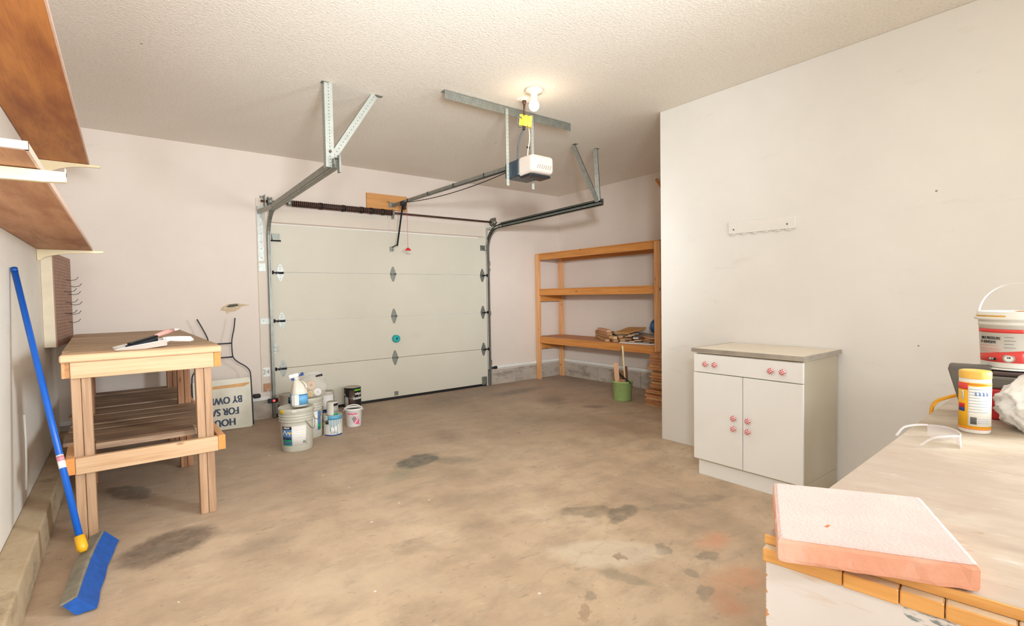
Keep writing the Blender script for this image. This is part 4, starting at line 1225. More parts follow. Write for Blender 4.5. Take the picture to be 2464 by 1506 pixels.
p2 = pail('paint_pail', CB, 0.128, 0.140, 0.375, PAILG, 'grey five-gallon pail standing directly behind the one with the blue label', 'pail')
patch('label', CB, 0.131, 0.10, 0.72, 0.07, 0.25, PAPER, p2, r1=0.1365)
patch('blue_label', CB, 0.132, 0.72, 1.0, 0.07, 0.25, BLABEL, p2, r1=0.137)
patch('green_band', CB, 0.1325, 0.72, 1.0, 0.09, 0.13, GREENL, p2, r1=0.1345, off=0.002)
ang = [facing(*CB) + 0.1 + (i / 12) * 1.1 for i in range(13)]
MB().tube([(CB[0] + 0.146 * math.cos(a), CB[1] + 0.146 * math.sin(a), 0.28 - 0.10 * math.sin(PI * i / 12)) for i, a in enumerate(ang)], 0.0026, 6).build('bail_handle', GALVD, p2)

def can(name, c, r, h, body_m, label, z=0.0, ears=True, open_top=False, bail=None, group=None):
    t = thing(name, (c[0], c[1], z), label, 'can', group)
    MB().lathe([(0, 0.003), (r - 0.002, 0.003), (r, 0.0), (r + 0.001, 0.004), (r, 0.008), (r, h - 0.006), (r + 0.0015, h - 0.003), (r, h)], (c[0], c[1], z), 36).build('can_body', body_m, t)
    MB().lathe([(r, h), (r - 0.004, h + 0.001), (r - 0.008, h - 0.004), (r - 0.014, h - 0.002), (r - 0.016, h - 0.004), (0, h - 0.004)], (c[0], c[1], z), 36).build('can_lid', METALCAN, t)
    if ears:
        th = facing(*c)
        for a in ears if isinstance(ears, (list, tuple)) else (-1.5, 1.5):
            MB().tube([(c[0] + r * math.cos(th + a), c[1] + r * math.sin(th + a), z + h * 0.72), (c[0] + (r + 0.006) * math.cos(th + a), c[1] + (r + 0.006) * math.sin(th + a), z + h * 0.72)], 0.012, 12).build('ear', METALCAN, t)
    if bail:
        th = facing(*c); a0, a1, sag = bail
        MB().tube([(c[0] + (r + 0.008) * math.cos(th + a0 + (a1 - a0) * i / 14), c[1] + (r + 0.008) * math.sin(th + a0 + (a1 - a0) * i / 14), z + h * 0.74 - sag * math.sin(PI * i / 14)) for i in range(15)], 0.0022, 6).build('bail_handle', METALCAN, t)
    return t
c1 = (1.365, 5.80)
k1 = can('paint_can', c1, 0.085, 0.275, plain('dull_silver_can', '#c2bcae', 0.4, 0.35, var=0.06), 'dull silver gallon paint can against the door, left of the big pails')
patch('black_drip', c1, 0.0855, 0.05, 0.40, 0.185, 0.250, BLACKL, k1); patch('blue_patch', c1, 0.0855, 0.12, 0.36, 0.10, 0.185, DBLUE, k1)
c2 = (1.762, 5.745)
k2 = can('paint_can', c2, 0.080, 0.262, plain('off_white_can', '#dbd3c5', 0.45, 0.1, var=0.04), 'off-white gallon paint can behind the small can stacked on the dripped one')
patch('label', c2, 0.0805, -0.7, 1.1, 0.03, 0.225, PAPER, k2)
c3 = (2.055, 5.73)
k3 = can('paint_can', c3, 0.094, 0.275, BLACKL, 'black and brown gallon paint can with a wire handle behind the white tub', ears=(-1.1, 1.1), bail=(-1.1, 1.1, 0.05))
patch('brown_panel', c3, 0.0945, -0.42, 0.25, 0.02, 0.25, BROWNL, k3)
patch('lime_band', c3, 0.0955, 0.22, 1.2, 0.240, 0.256, LIME, k3, off=0.001)
patch('silver_label', c3, 0.0952, -1.1, -0.55, 0.02, 0.17, GALVL, k3)
text_wrap('lettering', 'valspar', 0.042, c3, 0.0948, 0.208, 0.72, PAPER, k3, 0.75, 0.001)
text_wrap('lettering', 'DURAMAX', 0.036, c3, 0.0948, 0.152, 0.68, PAPER, k3, 0.65, 0.0012)
c4 = (1.548, 4.875)
k4 = can('paint_can', c4, 0.086, 0.192, plain('paper_white_can', '#e2ddd2', 0.45, 0.0, var=0.03), 'white gallon paint can with blue paint dripping down its side', ears=(-0.95,))
patch('paint_spill', c4, 0.0868, -0.55, 1.25, 0.150, 0.190, DRIPB, k4, off=0.0015)
rr_ = random.Random(3)
for a, dl in ((-0.48, .05), (-0.30, .11), (-0.16, .07), (0.02, .08), (0.14, .13), (0.30, .06), (0.42, .15), (0.60, .05), (0.85, .04)):
    patch('paint_drip', c4, 0.0868, a, a + 0.045, 0.152 - dl, 0.155, DRIPB, k4, off=0.0016, n=2)
patch('blue_foot', c4, 0.0868, -1.0, 1.1, 0.0, 0.010, DBLUE, k4, off=0.0012)
patch('paper_panel', c4, 0.0866, -0.25, 0.45, 0.02, 0.085, PAPER, k4)
MB().lathe([(0, 0), (0.018, 0), (0.02, 0.004), (0.012, 0.008), (0, 0.008)], (c4[0] + 0.088 * math.cos(facing(*c4) - 0.62), c4[1] + 0.088 * math.sin(facing(*c4) - 0.62), 0.13), 12, M=Matrix.Rotation(PI / 2, 4, 'X')).build('handle_ear', BLACKL, k4)
c5 = (1.538, 4.846)
k5 = can('paint_can', c5, 0.052, 0.125, plain('cream_can', '#ddd5c7', 0.4, 0.0, var=0.03), 'small quart can standing on the blue-dripped gallon can', z=0.1935, ears=False)
patch('black_band', c5, 0.0525, 0.2, 1.2, 0.1935 + 0.088, 0.1935 + 0.112, BLACKL, k5)
patch('grey_panel', c5, 0.0523, 0.2, 1.2, 0.1935 + 0.02, 0.1935 + 0.086, GALVL, k5)
patch('green_patch', c5, 0.0523, 0.15, 1.1, 0.1935, 0.1935 + 0.018, GREENL, k5, off=0.0014)
# yellow and blue tube between the pail and the dripped can
yt = thing('caulk_tube', (1.525, 5.02, 0), 'yellow and blue boxed tube wedged between the pails and the dripped can', 'tube')
MB().box(1.497, 1.547, 4.995, 5.045, 0, 0.205).build('carton', YEL, yt, bevel=0.004)
for z0, z1, m in ((0.03, 0.05, DBLUE), (0.09, 0.12, BROWNL), (0.15, 0.165, DBLUE), (0.185, 0.205, DBLUE)):
    MB().box(1.4958, 1.5482, 4.9938, 5.0462, z0, z1).build('printed_band', m, yt)
# small white tub with bail
c6 = (1.812, 5.045)
k6 = thing('plastic_tub', (c6[0], c6[1], 0), 'small white tub with a pink printed label and a raised handle', 'tub')
MB().lathe([(0, 0), (0.070, 0), (0.073, 0.004), (0.086, 0.165), (0.091, 0.168), (0.092, 0.182), (0.088, 0.185), (0.083, 0.182), (0.070, 0.02), (0, 0.02)], (c6[0], c6[1], 0), 40).build('tub_body', WHITE, k6)
MB().lathe([(0, 0.166), (0.0825, 0.168)], (c6[0], c6[1], 0), 32).build('residue', plain('dark_residue', '#4a4a46', 0.7, var=0.3), k6)
TH6 = facing(*c6)
hp6 = []
for i in range(17):
    a = PI * i / 16
    lx = -0.094 * math.cos(a); ly = 0.04 * math.sin(a)
    hp6.append((c6[0] + lx * -math.sin(TH6) + ly * math.cos(TH6), c6[1] + lx * math.cos(TH6) + ly * math.sin(TH6), 0.150 + 0.072 * math.sin(a)))
MB().tube(hp6, 0.005, 8).build('bail_handle', WHITE, k6)
patch('pink_band', c6, 0.0842, -0.62, 0.32, 0.132, 0.140, PINKL, k6, r1=0.0850, off=0.002)
text_wrap('lettering', 'Mrs. Spackle', 0.026, c6, 0.0845, 0.137, -0.12, PINKL, k6, 0.72, 0.0012)
def slanted(c, r, pts, m, parent, name):
    th = facing(*c)
    vs = [(c[0] + (r + e) * math.cos(th + a), c[1] + (r + e) * math.sin(th + a), z) for e in (0.0, 0.0016) for a, z in pts]
    n_ = len(pts)
    return MB().add(vs, [tuple(range(n_)), tuple(range(n_, 2 * n_))[::-1]] + [(i, (i + 1) % n_, n_ + (i + 1) % n_, n_ + i) for i in range(n_)]).build(name, m, parent)
slanted(c6, 0.0805, [(-0.35, 0.118), (0.05, 0.040), (0.62, 0.100), (0.30, 0.130)], PINKL, k6, 'pink_panel')
slanted(c6, 0.0822, [(-0.20, 0.085), (0.04, 0.055), (0.32, 0.085), (0.06, 0.115)], GREYP, k6, 'picture_panel')
slanted(c6, 0.0775, [(0.20, 0.030), (0.72, 0.022), (0.74, 0.090), (0.60, 0.085)], PINKL, k6, 'pink_panel')
text_wrap('lettering', '- - - -\n- - - -\n- - -', 0.014, c6, 0.0785, 0.05, -0.45, GREYP, k6, 0.8)

# jug on the front pail
jc = (1.175, 4.60); jz = 0.3705
jg = thing('bleach_jug', (jc[0], jc[1], jz), 'milky bleach jug with a light blue label standing on the front pail', 'jug')
Mj = Matrix.Rotation(facing(*jc) + 0.25, 4, 'Z')
def oval_loft(prof, c, z, m, name, parent, n=32, ex=1.0, ey=0.8, Mx=Mj):
    vs = []
    for (r, zz, dx) in prof:
        for k in range(n):
            a = 2 * PI * k / n
            ca_, sa_ = math.cos(a), math.sin(a)
            sq = (abs(ca_) ** 3 + abs(sa_) ** 3) ** (-1 / 3) if r > 0.03 else 1
            p = Mx @ Vector((r * ex * ca_ * sq + 0, dx + r * ey * sa_ * sq, 0))
            vs.append((c[0] + p.x, c[1] + p.y, z + zz))
    fs = [tuple(range(n))[::-1]]
    for i in range(len(prof) - 1):
        for k in range(n): fs.append((i * n + k, i * n + (k + 1) % n, (i + 1) * n + (k + 1) % n, (i + 1) * n + k))
    fs.append(tuple(range((len(prof) - 1) * n, len(prof) * n)))
    return MB().add(vs, fs, True).build(name, m, parent)
oval_loft([(0.060, 0, 0), (0.066, 0.006, 0), (0.067, 0.13, 0), (0.062, 0.16, 0), (0.050, 0.195, -0.004), (0.036, 0.225, -0.012), (0.022, 0.243, -0.018), (0.020, 0.255, -0.018)], jc, jz, M_JUG, 'jug_body', jg, ex=0.94, ey=1.0)
oval_loft([(0.0672, 0.018, 0), (0.0682, 0.118, 0)], jc, jz, LBLUE, 'label', jg, ex=0.95, ey=1.01)
oval_loft([(0.0686, 0.108, 0), (0.0688, 0.113, 0)], jc, jz, DBLUE, 'label_stripe', jg, ex=0.952, ey=1.012)
TJ = facing(*jc)
def jp(a, r, z): return (jc[0] + r * math.cos(TJ + a), jc[1] + r * math.sin(TJ + a), jz + z)
slv = MB()
for k in range(6):
    pass
MB().add([jp(-0.85, 0.0785, 0.02), jp(-0.02, 0.0705, 0.02), jp(-0.02, 0.0705, 0.116), jp(-0.85, 0.0785, 0.116), jp(-0.45, 0.0790, 0.116), jp(-0.45, 0.0790, 0.02)], [(0, 5, 4, 3), (5, 1, 2, 4)]).build('white_panel', PAPER, jg)
MB().tube([Vector(jp(0.9, 0.052, 0.160)), Vector(jp(1.0, 0.074, 0.175)), Vector(jp(1.0, 0.064, 0.21)), Vector(jp(0.9, 0.030, 0.238))], 0.0085, 10).build('jug_handle', M_JUG, jg)
jn = (jc[0] - 0.0 + (Mj @ Vector((0, -0.018, 0))).x, jc[1] + (Mj @ Vector((0, -0.018, 0))).y)
MB().lathe([(0, 0.252), (0.021, 0.252), (0.021, 0.272), (0, 0.272)], (jn[0], jn[1], jz), 20).build('neck_cap', WHITE, jg)
Mh = Matrix.Translation((jn[0], jn[1], jz + 0.285)) @ Matrix.Rotation(facing(*jc) + PI / 2 + 0.1, 4, 'Z') @ Matrix.Rotation(-0.22, 4, 'Y')
MB().box(-0.062, 0.022, -0.014, 0.014, -0.012, 0.026, Mh).build('spray_head', WHITE, jg, bevel=0.009)
MB().box(-0.046, -0.012, -0.010, 0.010, -0.034, -0.010, Mh).box(-0.02, 0.060, -0.009, 0.009, -0.012, 0.002, Mh).box(0.038, 0.062, -0.011, 0.011, -0.006, 0.016, Mh).build('trigger', DBLUE, jg, bevel=0.004)

jg.scale = (1.0, 1.0, 0.93)
# knotted clear bag of rolls on the rear pail
bc = (1.372, 4.915); bz = 0.3805
bg = thing('clear_bag', (bc[0], bc[1], bz), 'translucent plastic bag of tape rolls lying on the rear pail', 'bag')
def blob(c, rx, ry, rz, seed, amp, fr, nu=36, nv=20, top=None):
    r_ = random.Random(seed); ph = [(r_.uniform(2, fr), r_.uniform(1, fr), r_.uniform(0, 6), r_.uniform(0, 6), r_.uniform(0.3, 1)) for _ in range(9)]
    vs = []; fs = []
    for j in range(nv + 1):
        t_ = PI * j / nv
        for i in range(nu):
            u_ = 2 * PI * i / nu
            d = 1.0
            for (a, b, p, q, w) in ph:
                d += amp * w * math.sin(round(a) * u_ + p) * math.sin(b * t_ + q) * math.sin(t_)
            x = rx * d * math.sin(t_) * math.cos(u_); y_ = ry * d * math.sin(t_) * math.sin(u_); z = -rz * math.cos(t_) * (1 + 0.3 * (d - 1))
            z = max(z, -rz * 0.86)
            if top and z > 0:
                x += top[0] * (z / rz) ** 2; y_ += top[1] * (z / rz) ** 2
            vs.append((c[0] + x, c[1] + y_, c[2] + z))
    for j in range(nv):
        for i in range(nu):
            fs.append((j * nu + i, j * nu + (i + 1) % nu, (j + 1) * nu + (i + 1) % nu, (j + 1) * nu + i))
    return MB().add(vs, fs, True)
o = crumpled((bc[0], bc[1], bz + 0.095), 0.150, 0.135, 0.118, 70, 44, 0.55, (0.03, 0.0)).build('bag_film', M_BAG, bg)
MB().tube([(bc[0] - 0.09, bc[1], bz + 0.17), (bc[0] - 0.04, bc[1] - 0.05, bz + 0.225), (bc[0] + 0.03, bc[1] - 0.06, bz + 0.228), (bc[0] + 0.09, bc[1] - 0.03, bz + 0.205), (bc[0] + 0.13, bc[1], bz + 0.19)], [0.004, 0.012, 0.014, 0.012, 0.003], 8).build('bag_handle', M_BAG, bg)
def roll(c, r, w, ax, m, name, lab, hole=0.4):
    t_ = Vector(ax).normalized().to_track_quat('Z', 'Y').to_matrix().to_4x4()
    o_ = MB().lathe([(r * hole, -w / 2), (r * 0.96, -w / 2), (r, -w / 2 + 0.003), (r, w / 2 - 0.003), (r * 0.96, w / 2), (r * hole, w / 2), (r * hole, -w / 2)], c, 28, M=t_).build(name, m, None)
    return tag(o_, lab, 'tape roll')
vd = Vector((-bc[0], -bc[1], 0)).normalized()
roll((bc[0] + vd.x * 0.03 - 0.012, bc[1] + vd.y * 0.03 - 0.012, bz + 0.112), 0.046, 0.045, (vd.x, vd.y, 0.1), plain('tan_tape', '#d9b896', 0.5), 'tape_roll', 'tan roll with a grey rim in the clear bag, the upper one', 0.02)
roll((bc[0] + vd.x * 0.03 + 0.045, bc[1] + vd.y * 0.03 - 0.02, bz + 0.044), 0.036, 0.05, (vd.x, vd.y, 0.15), PAPER, 'tape_roll', 'white roll low on the right in the clear bag', 0.02)
roll((bc[0] + vd.x * 0.03 - 0.020, bc[1] + vd.y * 0.03 - 0.012, bz + 0.036), 0.030, 0.05, (vd.x, vd.y, 0.0), plain('butter_tape', '#e3c27a', 0.5), 'tape_roll', 'small yellow roll low on the left in the clear bag', 0.02)
tag(MB().tube([(bc[0] + 0.02, bc[1] - 0.07, bz + 0.196), (bc[0] + 0.075, bc[1] - 0.09, bz + 0.208)], [0.007, 0.011], 10).build('marker_cap', BLACKL, None), 'small dark green cap poking out of the clear bag', 'cap')

# ------------------------------------------------------------------ right-hand shelf unit
su = thing('shelf_unit', (5.3, 4.85, 0), 'tall pine shelf unit with three levels along the right wall', 'shelf unit')
SX0, SX1, SYA, SYB = 5.05, 5.575, 3.66, 5.96
for x in (SX0 + 0.02, SX1 - 0.02):
    for yy in (SYB - 0.045, SYA + 0.045):
        if x > 5.3 and yy > 5: yy -= 0.0
        plank('post', su, (x, yy, 0.0), (x, yy, 1.925), 0.089, 0.038, (1, 0, 0), PINEF)
for z, zt in ((1.88, 1.9), (1.34, 1.34), (0.607, 0.6)):
    for x in (SX0 + 0.019 + 0.0, SX1 - 0.019):
        xx = x + (0.04 if x < 5.3 else -0.04)
        if z > 1.8:
            plank('beam', su, (x, SYB - 0.092, z), (x, SYA + 0.092, z), 0.037, 0.088, (0, 0, 1), PINEO)
        else:
            xo = x - 0.0 if x < 5.3 else x
            plank('beam', su, (xo, SYB - 0.092, z), (xo, SYA + 0.092, z), 0.037, 0.088, (0, 0, 1), PINEO)
    plank('deck_board', su, ((SX0 + SX1) / 2, SYB - 0.01, z + 0.0515), ((SX0 + SX1) / 2, SYA + 0.01, z + 0.0515), SX1 - SX0 - 0.004, 0.013, (0, 0, 1), WOODRED if z < 1 else PINEO, bevel=0.001)
for z in (1.25, 0.515):
    for yy in (SYB - 0.07, SYA + 0.07):
        plank('cross_support', su, (SX0 + 0.042, yy, z), (SX1 - 0.042, yy, z), 0.038, 0.088, (0, 0, 1), PINEO)
# ------------------------------------------------------------------ scrap wood on the lower shelf
DT = 0.6655
def scrap(a, b, w, t_, m, lab, up=(0, 0, 1), name='scrap_board', group=None):
    o_ = plank(name, None, a, b, w, t_, up, m, bevel=0.002)
    return tag(o_, lab, 'board', group)
Z0 = DT
scrap((5.515, 5.10, Z0 + 0.020), (5.06, 4.50, Z0 + 0.020), 0.060, 0.036, WOODSCRAP, 'pine stick at the bottom left of the shelf pile, jutting furthest forward')
scrap((5.515, 5.00, Z0 + 0.020), (5.09, 4.38, Z0 + 0.020), 0.060, 0.036, WOODSCRAP, 'pine stick second from the left along the bottom of the shelf pile')
scrap((5.515, 5.10, Z0 + 0.058), (5.12, 4.49, Z0 + 0.058), 0.050, 0.036, WOODSCRAP, 'pine stick in the second layer of the left bundle on the shelf')
scrap((5.51, 5.00, Z0 + 0.058), (5.10, 4.40, Z0 + 0.058), 0.050, 0.036, PINE, 'pale pine stick in the second layer, right half of the left bundle')
scrap((5.50, 5.08, Z0 + 0.096), (5.14, 4.53, Z0 + 0.096), 0.070, 0.036, WOODSCRAP, 'pine stick in the third layer of the left bundle on the shelf')
scrap((5.45, 5.00, Z0 + 0.134), (5.16, 4.56, Z0 + 0.134), 0.060, 0.036, WOODPINK, 'short pinkish offcut on the very top of the left bundle')
scrap((5.51, 4.84, Z0 + 0.032), (5.13, 4.30, Z0 + 0.032), 0.060, 0.036, WOODSCRAP, 'square pine stick right of the left bundle, under the grey strip')
scrap((5.51, 4.86, Z0 + 0.070), (5.16, 4.36, Z0 + 0.070), 0.060, 0.036, WOODSCRAP, 'pine stick lying on the square one under the grey strip')
scrap((5.50, 4.92, Z0 + 0.105), (5.14, 4.36, Z0 + 0.105), 0.085, 0.014, WOODGREY, 'flat grey weathered strip lying slanted over the pile', name='grey_strip')
try_ = tag(MB().prism([(5.065, 4.31), (5.052, 4.20), (5.068, 4.10), (5.12, 3.80), (5.48, 3.86), (5.45, 4.34), (5.2, 4.38)], Z0, Z0 + 0.012).build('tray', WHITE, None, bevel=0.004), 'flat white tray under the loose scraps on the shelf', 'tray')
zb_ = Z0 + 0.013
specs = [((5.40, 4.40, 0.008), (5.14, 4.16, 0.008), .07, .014, PINE, 'thin pale slat lowest in the middle of the shelf pile'),
 ((5.44, 4.34, 0.023), (5.16, 4.08, 0.023), .08, .014, PINE, 'thin slat second from the bottom in the middle of the pile'),
 ((5.46, 4.44, 0.038), (5.12, 4.20, 0.038), .08, .014, WOODSCRAP, 'thin slat third up in the middle of the pile'),
 ((5.48, 4.34, 0.053), (5.14, 4.10, 0.053), .07, .014, WHITE, 'short white painted slat in the middle of the pile'),
 ((5.48, 4.46, 0.068), (5.15, 4.22, 0.068), .08, .014, WOODSCRAP, 'slat third from the top below the slanted oak panel'),
 ((5.45, 4.42, 0.086), (5.17, 4.20, 0.086), .08, .016, PINE, 'pale slat second from the top below the slanted oak panel'),
 ((5.46, 4.36, 0.104), (5.19, 4.14, 0.104), .08, .016, WOODGREY, 'grey slat touching the underside of the slanted oak panel'),
 ((5.48, 4.16, 0.010), (5.12, 3.92, 0.010), .08, .018, WOODGREY, 'grey slat at the bottom right of the shelf pile'),
 ((5.30, 4.16, 0.031), (5.12, 3.86, 0.031), .08, .018, WOODRED, 'reddish slat second up at the right of the pile'),
 ((5.48, 4.20, 0.050), (5.15, 3.90, 0.050), .09, .016, WOODSCRAP, 'wide slat third up at the right of the pile'),
 ((5.45, 4.28, 0.070), (5.10, 3.80, 0.070), .06, .016, WOODPINK, 'long pinkish slat pointing at the right-hand post'),
 ((5.50, 4.32, 0.090), (5.20, 3.84, 0.088), .09, .018, WOODGREY, 'dark grey board topmost at the right of the pile')]
for a, b, w, t_, m, lab in specs:
    scrap((a[0], a[1], zb_ + a[2]), (b[0], b[1], zb_ + b[2]), w, t_, m, lab)
# slanted oak panel on top
cpts = [(5.13, 4.44, 0.775), (5.42, 4.44, 0.832), (5.40, 4.13, 0.842), (5.12, 4.20, 0.785)]
nrm = (Vector(cpts[1]) - Vector(cpts[0])).cross(Vector(cpts[3]) - Vector(cpts[0])).normalized() * 0.018
if nrm.z < 0: nrm = -nrm
vs = [Vector(p) for p in cpts] + [Vector(p) + nrm for p in cpts]
op_ = MB().add(vs, [(0, 1, 2, 3), (7, 6, 5, 4), (0, 4, 5, 1), (1, 5, 6, 2), (2, 6, 7, 3), (3, 7, 4, 0)]).build('oak_panel', WOODOAK, None, bevel=0.002)
tag(op_, 'square oak plywood panel lying slanted on top of the scrap pile', 'panel')
# blue ball
tag(MB().lathe([(0.108 * math.sin(PI * i / 20), -0.108 * math.cos(PI * i / 20)) for i in range(21)], (5.41, 3.95, 0.876), 32).build('ball', BLUEBALL, None), 'shiny dark blue ball behind the right post of the shelf unit', 'ball')
# ------------------------------------------------------------------ stack of offcuts beside the right post
z = 0.0
rs = random.Random(21)
names_ = 0
lay = []
while z < 0.60:
    h = rs.choice((0.014, 0.018, 0.022, 0.028))
    lay.append((z, h)); z += h
nl = len(lay)
for i, (z, h) in enumerate(lay):
    wide = 0.11 if z < 0.17 else (0.02 if z < 0.42 else 0.05)
    yf = 3.60 + wide * rs.uniform(0.55, 1.0)
    xo = rs.uniform(-0.03, 0.03)
    o_ = plank('scrap_offcut', None, (4.80 + xo, (yf + 3.20) / 2, z + h / 2), (4.98 + xo, (yf + 3.20) / 2 + rs.uniform(-0.01, 0.01), z + h / 2), yf - 3.20, h - 0.0006, (0, 0, 1), WOODRED if i % 3 else WOODSCRAP, bevel=0.001)
    col_ = 'reddish' if i % 3 else 'paler'
    tens_ = ('', '', 'twenty-', 'thirty-', 'forty-')
    ORD = ['', 'first', 'second', 'third', 'fourth', 'fifth', 'sixth', 'seventh', 'eighth', 'ninth', 'tenth', 'eleventh', 'twelfth', 'thirteenth', 'fourteenth', 'fifteenth', 'sixteenth', 'seventeenth', 'eighteenth', 'nineteenth']
    k_ = i + 1
    od = ORD[k_] if k_ < 20 else ({20: 'twentieth', 30: 'thirtieth', 40: 'fortieth'}.get(k_) or tens_[k_ // 10] + ORD[k_ % 10])
    tag(o_, '%s wood offcut, %s from the bottom of the stack by the shelf post' % (col_, od), 'offcut', 'offcuts stacked at the partition corner')

# ------------------------------------------------------------------ green bucket and what stands in it
gx, gy = 4.80, 4.035
gb = thing('green_bucket', (gx, gy, 0), 'lime green bucket full of scrap wood in front of the shelf unit', 'bucket')
MB().lathe([(0, 0), (0.100, 0), (0.107, 0.008), (0.121, 0.222), (0.126, 0.224), (0.126, 0.238), (0.119, 0.240), (0.115, 0.232), (0.102, 0.015), (0, 0.015)], (gx, gy, 0), 40).build('bucket_body', GREEN, gb)
GT = facing(gx, gy)
for a, z, s_ in ((-0.5, 0.16, 0.014), (-0.55, 0.145, 0.008), (-0.30, 0.03, 0.010)):
    patch('paint_splash', (gx, gy), 0.113 if z > .1 else 0.1055, a, a + 0.12, z, z + s_, PAPER, gb, off=0.003, n=3)
rv = Vector((-math.sin(GT), math.cos(GT), 0)); fv = Vector((math.cos(GT), math.sin(GT), 0))
G = Vector((gx, gy, 0))
def inb(name, a, b, w, t_, m, lab, cat, up=None):
    o_ = plank(name, None, G + rv * a[0] + fv * a[1] + Vector((0, 0, a[2])), G + rv * b[0] + fv * b[1] + Vector((0, 0, b[2])), w, t_, up or fv, m, bevel=0.002)
    return tag(o_, lab, cat)
inb('wood_board', (-0.045, 0.055, 0.03), (-0.078, 0.060, 0.462), 0.056, 0.016, WOODPINK, 'upright pinkish board at the left of the green bucket', 'board')
o_ = MB().tube([G + rv * 0.045 + fv * 0.02 + Vector((0, 0, 0.03)), G + rv * 0.005 - fv * 0.01 + Vector((0, 0, 0.655)), G + rv * 0.004 - fv * 0.01 + Vector((0, 0, 0.672))], [0.0115, 0.0115, 0.004], 10).build('dowel', WOODPALE, None)
tag(o_, 'long pale pointed stake standing in the green bucket', 'stake')
inb('wood_board', (0.055, -0.03, 0.03), (0.035, -0.045, 0.405), 0.05, 0.018, plain('dark_cedar', '#6e3a20', 0.7), 'dark red board behind the stake in the green bucket', 'board')
inb('wood_block', (0.005, 0.062, 0.06), (-0.005, 0.055, 0.262), 0.075, 0.03, WOODRED, 'short red-brown block at the front of the green bucket', 'block')
inb('wood_board', (-0.02, -0.05, 0.03), (-0.01, -0.07, 0.345), 0.075, 0.02, plain('dark_brown_wood', '#7a5431', 0.7, var=0.3), 'dark brown board at the back of the green bucket', 'board')
o_ = MB().tube([G + rv * -0.06 + fv * 0.0 + Vector((0, 0, 0.35)), G + rv * 0.02 + fv * 0.06 + Vector((0, 0, 0.28)), G + rv * 0.095 + fv * 0.095 + Vector((0, 0, 0.225))], 0.009, 8).build('black_rod', BLACK, None)
tag(o_, 'black rod leaning diagonally across the green bucket', 'rod')
# lath leaning above the partition corner
tag(plank('lath', None, (5.58, 4.10, 2.80), (5.585, 3.95, 2.60), 0.035, 0.012, (1, 0, 0), PINEO, bevel=0.001), 'sliver of orange lath high on the right wall by the partition edge', 'lath')

# ------------------------------------------------------------------ white metal cabinet
cb = thing('base_cabinet', (3.48, 1.675, 0), 'white metal base cabinet with a cream top beside the partition wall', 'cabinet')
CX0, CX1, CY0, CY1 = 3.228, 3.752, 1.322, 2.038
MB().box(CX0, CX1, CY0, CY1, 0.105, 0.872).build('cabinet_body', CABSHADE, cb, bevel=0.003)
MB().box(CX0 + 0.012, CX1, CY0 + 0.010, CY1 - 0.012, 0.0, 0.105).build('toe_kick', CABW, cb, bevel=0.002)
MB().box(CX0 + 0.010, CX1, CY0, CY0 + 0.009, 0.0, 0.1045).build('side_skirt', CABSHADE, cb, bevel=0.001)
MB().box(3.205, CX1 + 0.008, 1.304, 2.052, 0.878, 0.907).build('counter_top', CABT, cb, bevel=0.002)
ed = MB().box(3.199, 3.205, 1.298, 2.058, 0.883, 0.9085).box(3.205, CX1 + 0.008, 1.298, 1.304, 0.883, 0.9085).box(3.205, CX1 + 0.008, 2.052, 2.058, 0.883, 0.9085).box(3.205, CX1 + 0.008, 1.304, 1.310, 0.9072, 0.9088)
ed.build('steel_edge', STEEL, cb, bevel=0.001)['label'] = 'brushed steel edging around the top'
dr = MB().box(3.209, CX0, 1.312, 2.044, 0.742, 0.868).build('drawer', CABW, cb, bevel=0.003)
dl_ = MB().box(3.209, CX0, 1.688, 2.046, 0.118, 0.737).build('door', CABW, cb, bevel=0.003)
dr_ = MB().box(3.209, CX0, 1.312, 1.684, 0.118, 0.737).build('door', CABW, cb, bevel=0.003)
KM = Matrix(((0, 0, -1), (0, 1, 0), (1, 0, 0))).to_4x4()
def knob(par, y, z):
    o_ = MB().lathe([(0.0, 0.0), (0.009, 0.0), (0.008, 0.010), (0.017, 0.014), (0.0195, 0.019), (0.017, 0.025), (0.009, 0.0285), (0, 0.029)], (3.209, y, z), 24, M=KM).build('knob', M_KNOB, par)
    o_['label'] = 'white round knob with a red lattice pattern'
for y_ in (1.944, 1.876, 1.498, 1.426): knob(dr, y_, 0.804)
for z_ in (0.457, 0.387): knob(dl_, 1.742, z_); knob(dr_, 1.644, z_)

# ------------------------------------------------------------------ peg rail on the partition
prl = thing('peg_rail', (PX - 0.01, 1.83, 1.75), 'white painted rail with a row of pegs and two screws on the partition wall', 'peg rail')
MB().add([(PX - 0.016, 2.085, 1.754), (PX - 0.016, 1.590, 1.746), (PX - 0.016, 1.590, 1.838), (PX - 0.016, 2.085, 1.847), (PX - 0.0005, 2.085, 1.754), (PX - 0.0005, 1.590, 1.746), (PX - 0.0005, 1.590, 1.838), (PX - 0.0005, 2.085, 1.847)],
   [(0, 1, 2, 3), (7, 6, 5, 4), (0, 4, 5, 1), (1, 5, 6, 2), (2, 6, 7, 3), (3, 7, 4, 0)]).build('backboard', plain('rail_white', '#e9e4dc', 0.5, var=0.02), prl, bevel=0.002)
for k in range(6):
    y_ = 2.055 - k * 0.083
    MB().tube([(PX - 0.003, y_ + 0.024, 1.756 - k * .0013), (PX - 0.014, y_ + 0.012, 1.747 - k * .0013), (PX - 0.018, y_, 1.7445 - k * .0013), (PX - 0.014, y_ - 0.012, 1.747 - k * .0013), (PX - 0.003, y_ - 0.024, 1.756 - k * .0013)], 0.0045, 8).build('peg', plain('rail_white', '#e9e4dc'), prl)
for (y_, z_) in ((2.042, 1.785), (1.645, 1.781)):
    MB().tube([(PX - 0.015, y_, z_), (PX - 0.019, y_, z_)], 0.006, 10).build('screw', plain('screw_dark', '#5d6c66', 0.4, 0.6), prl)

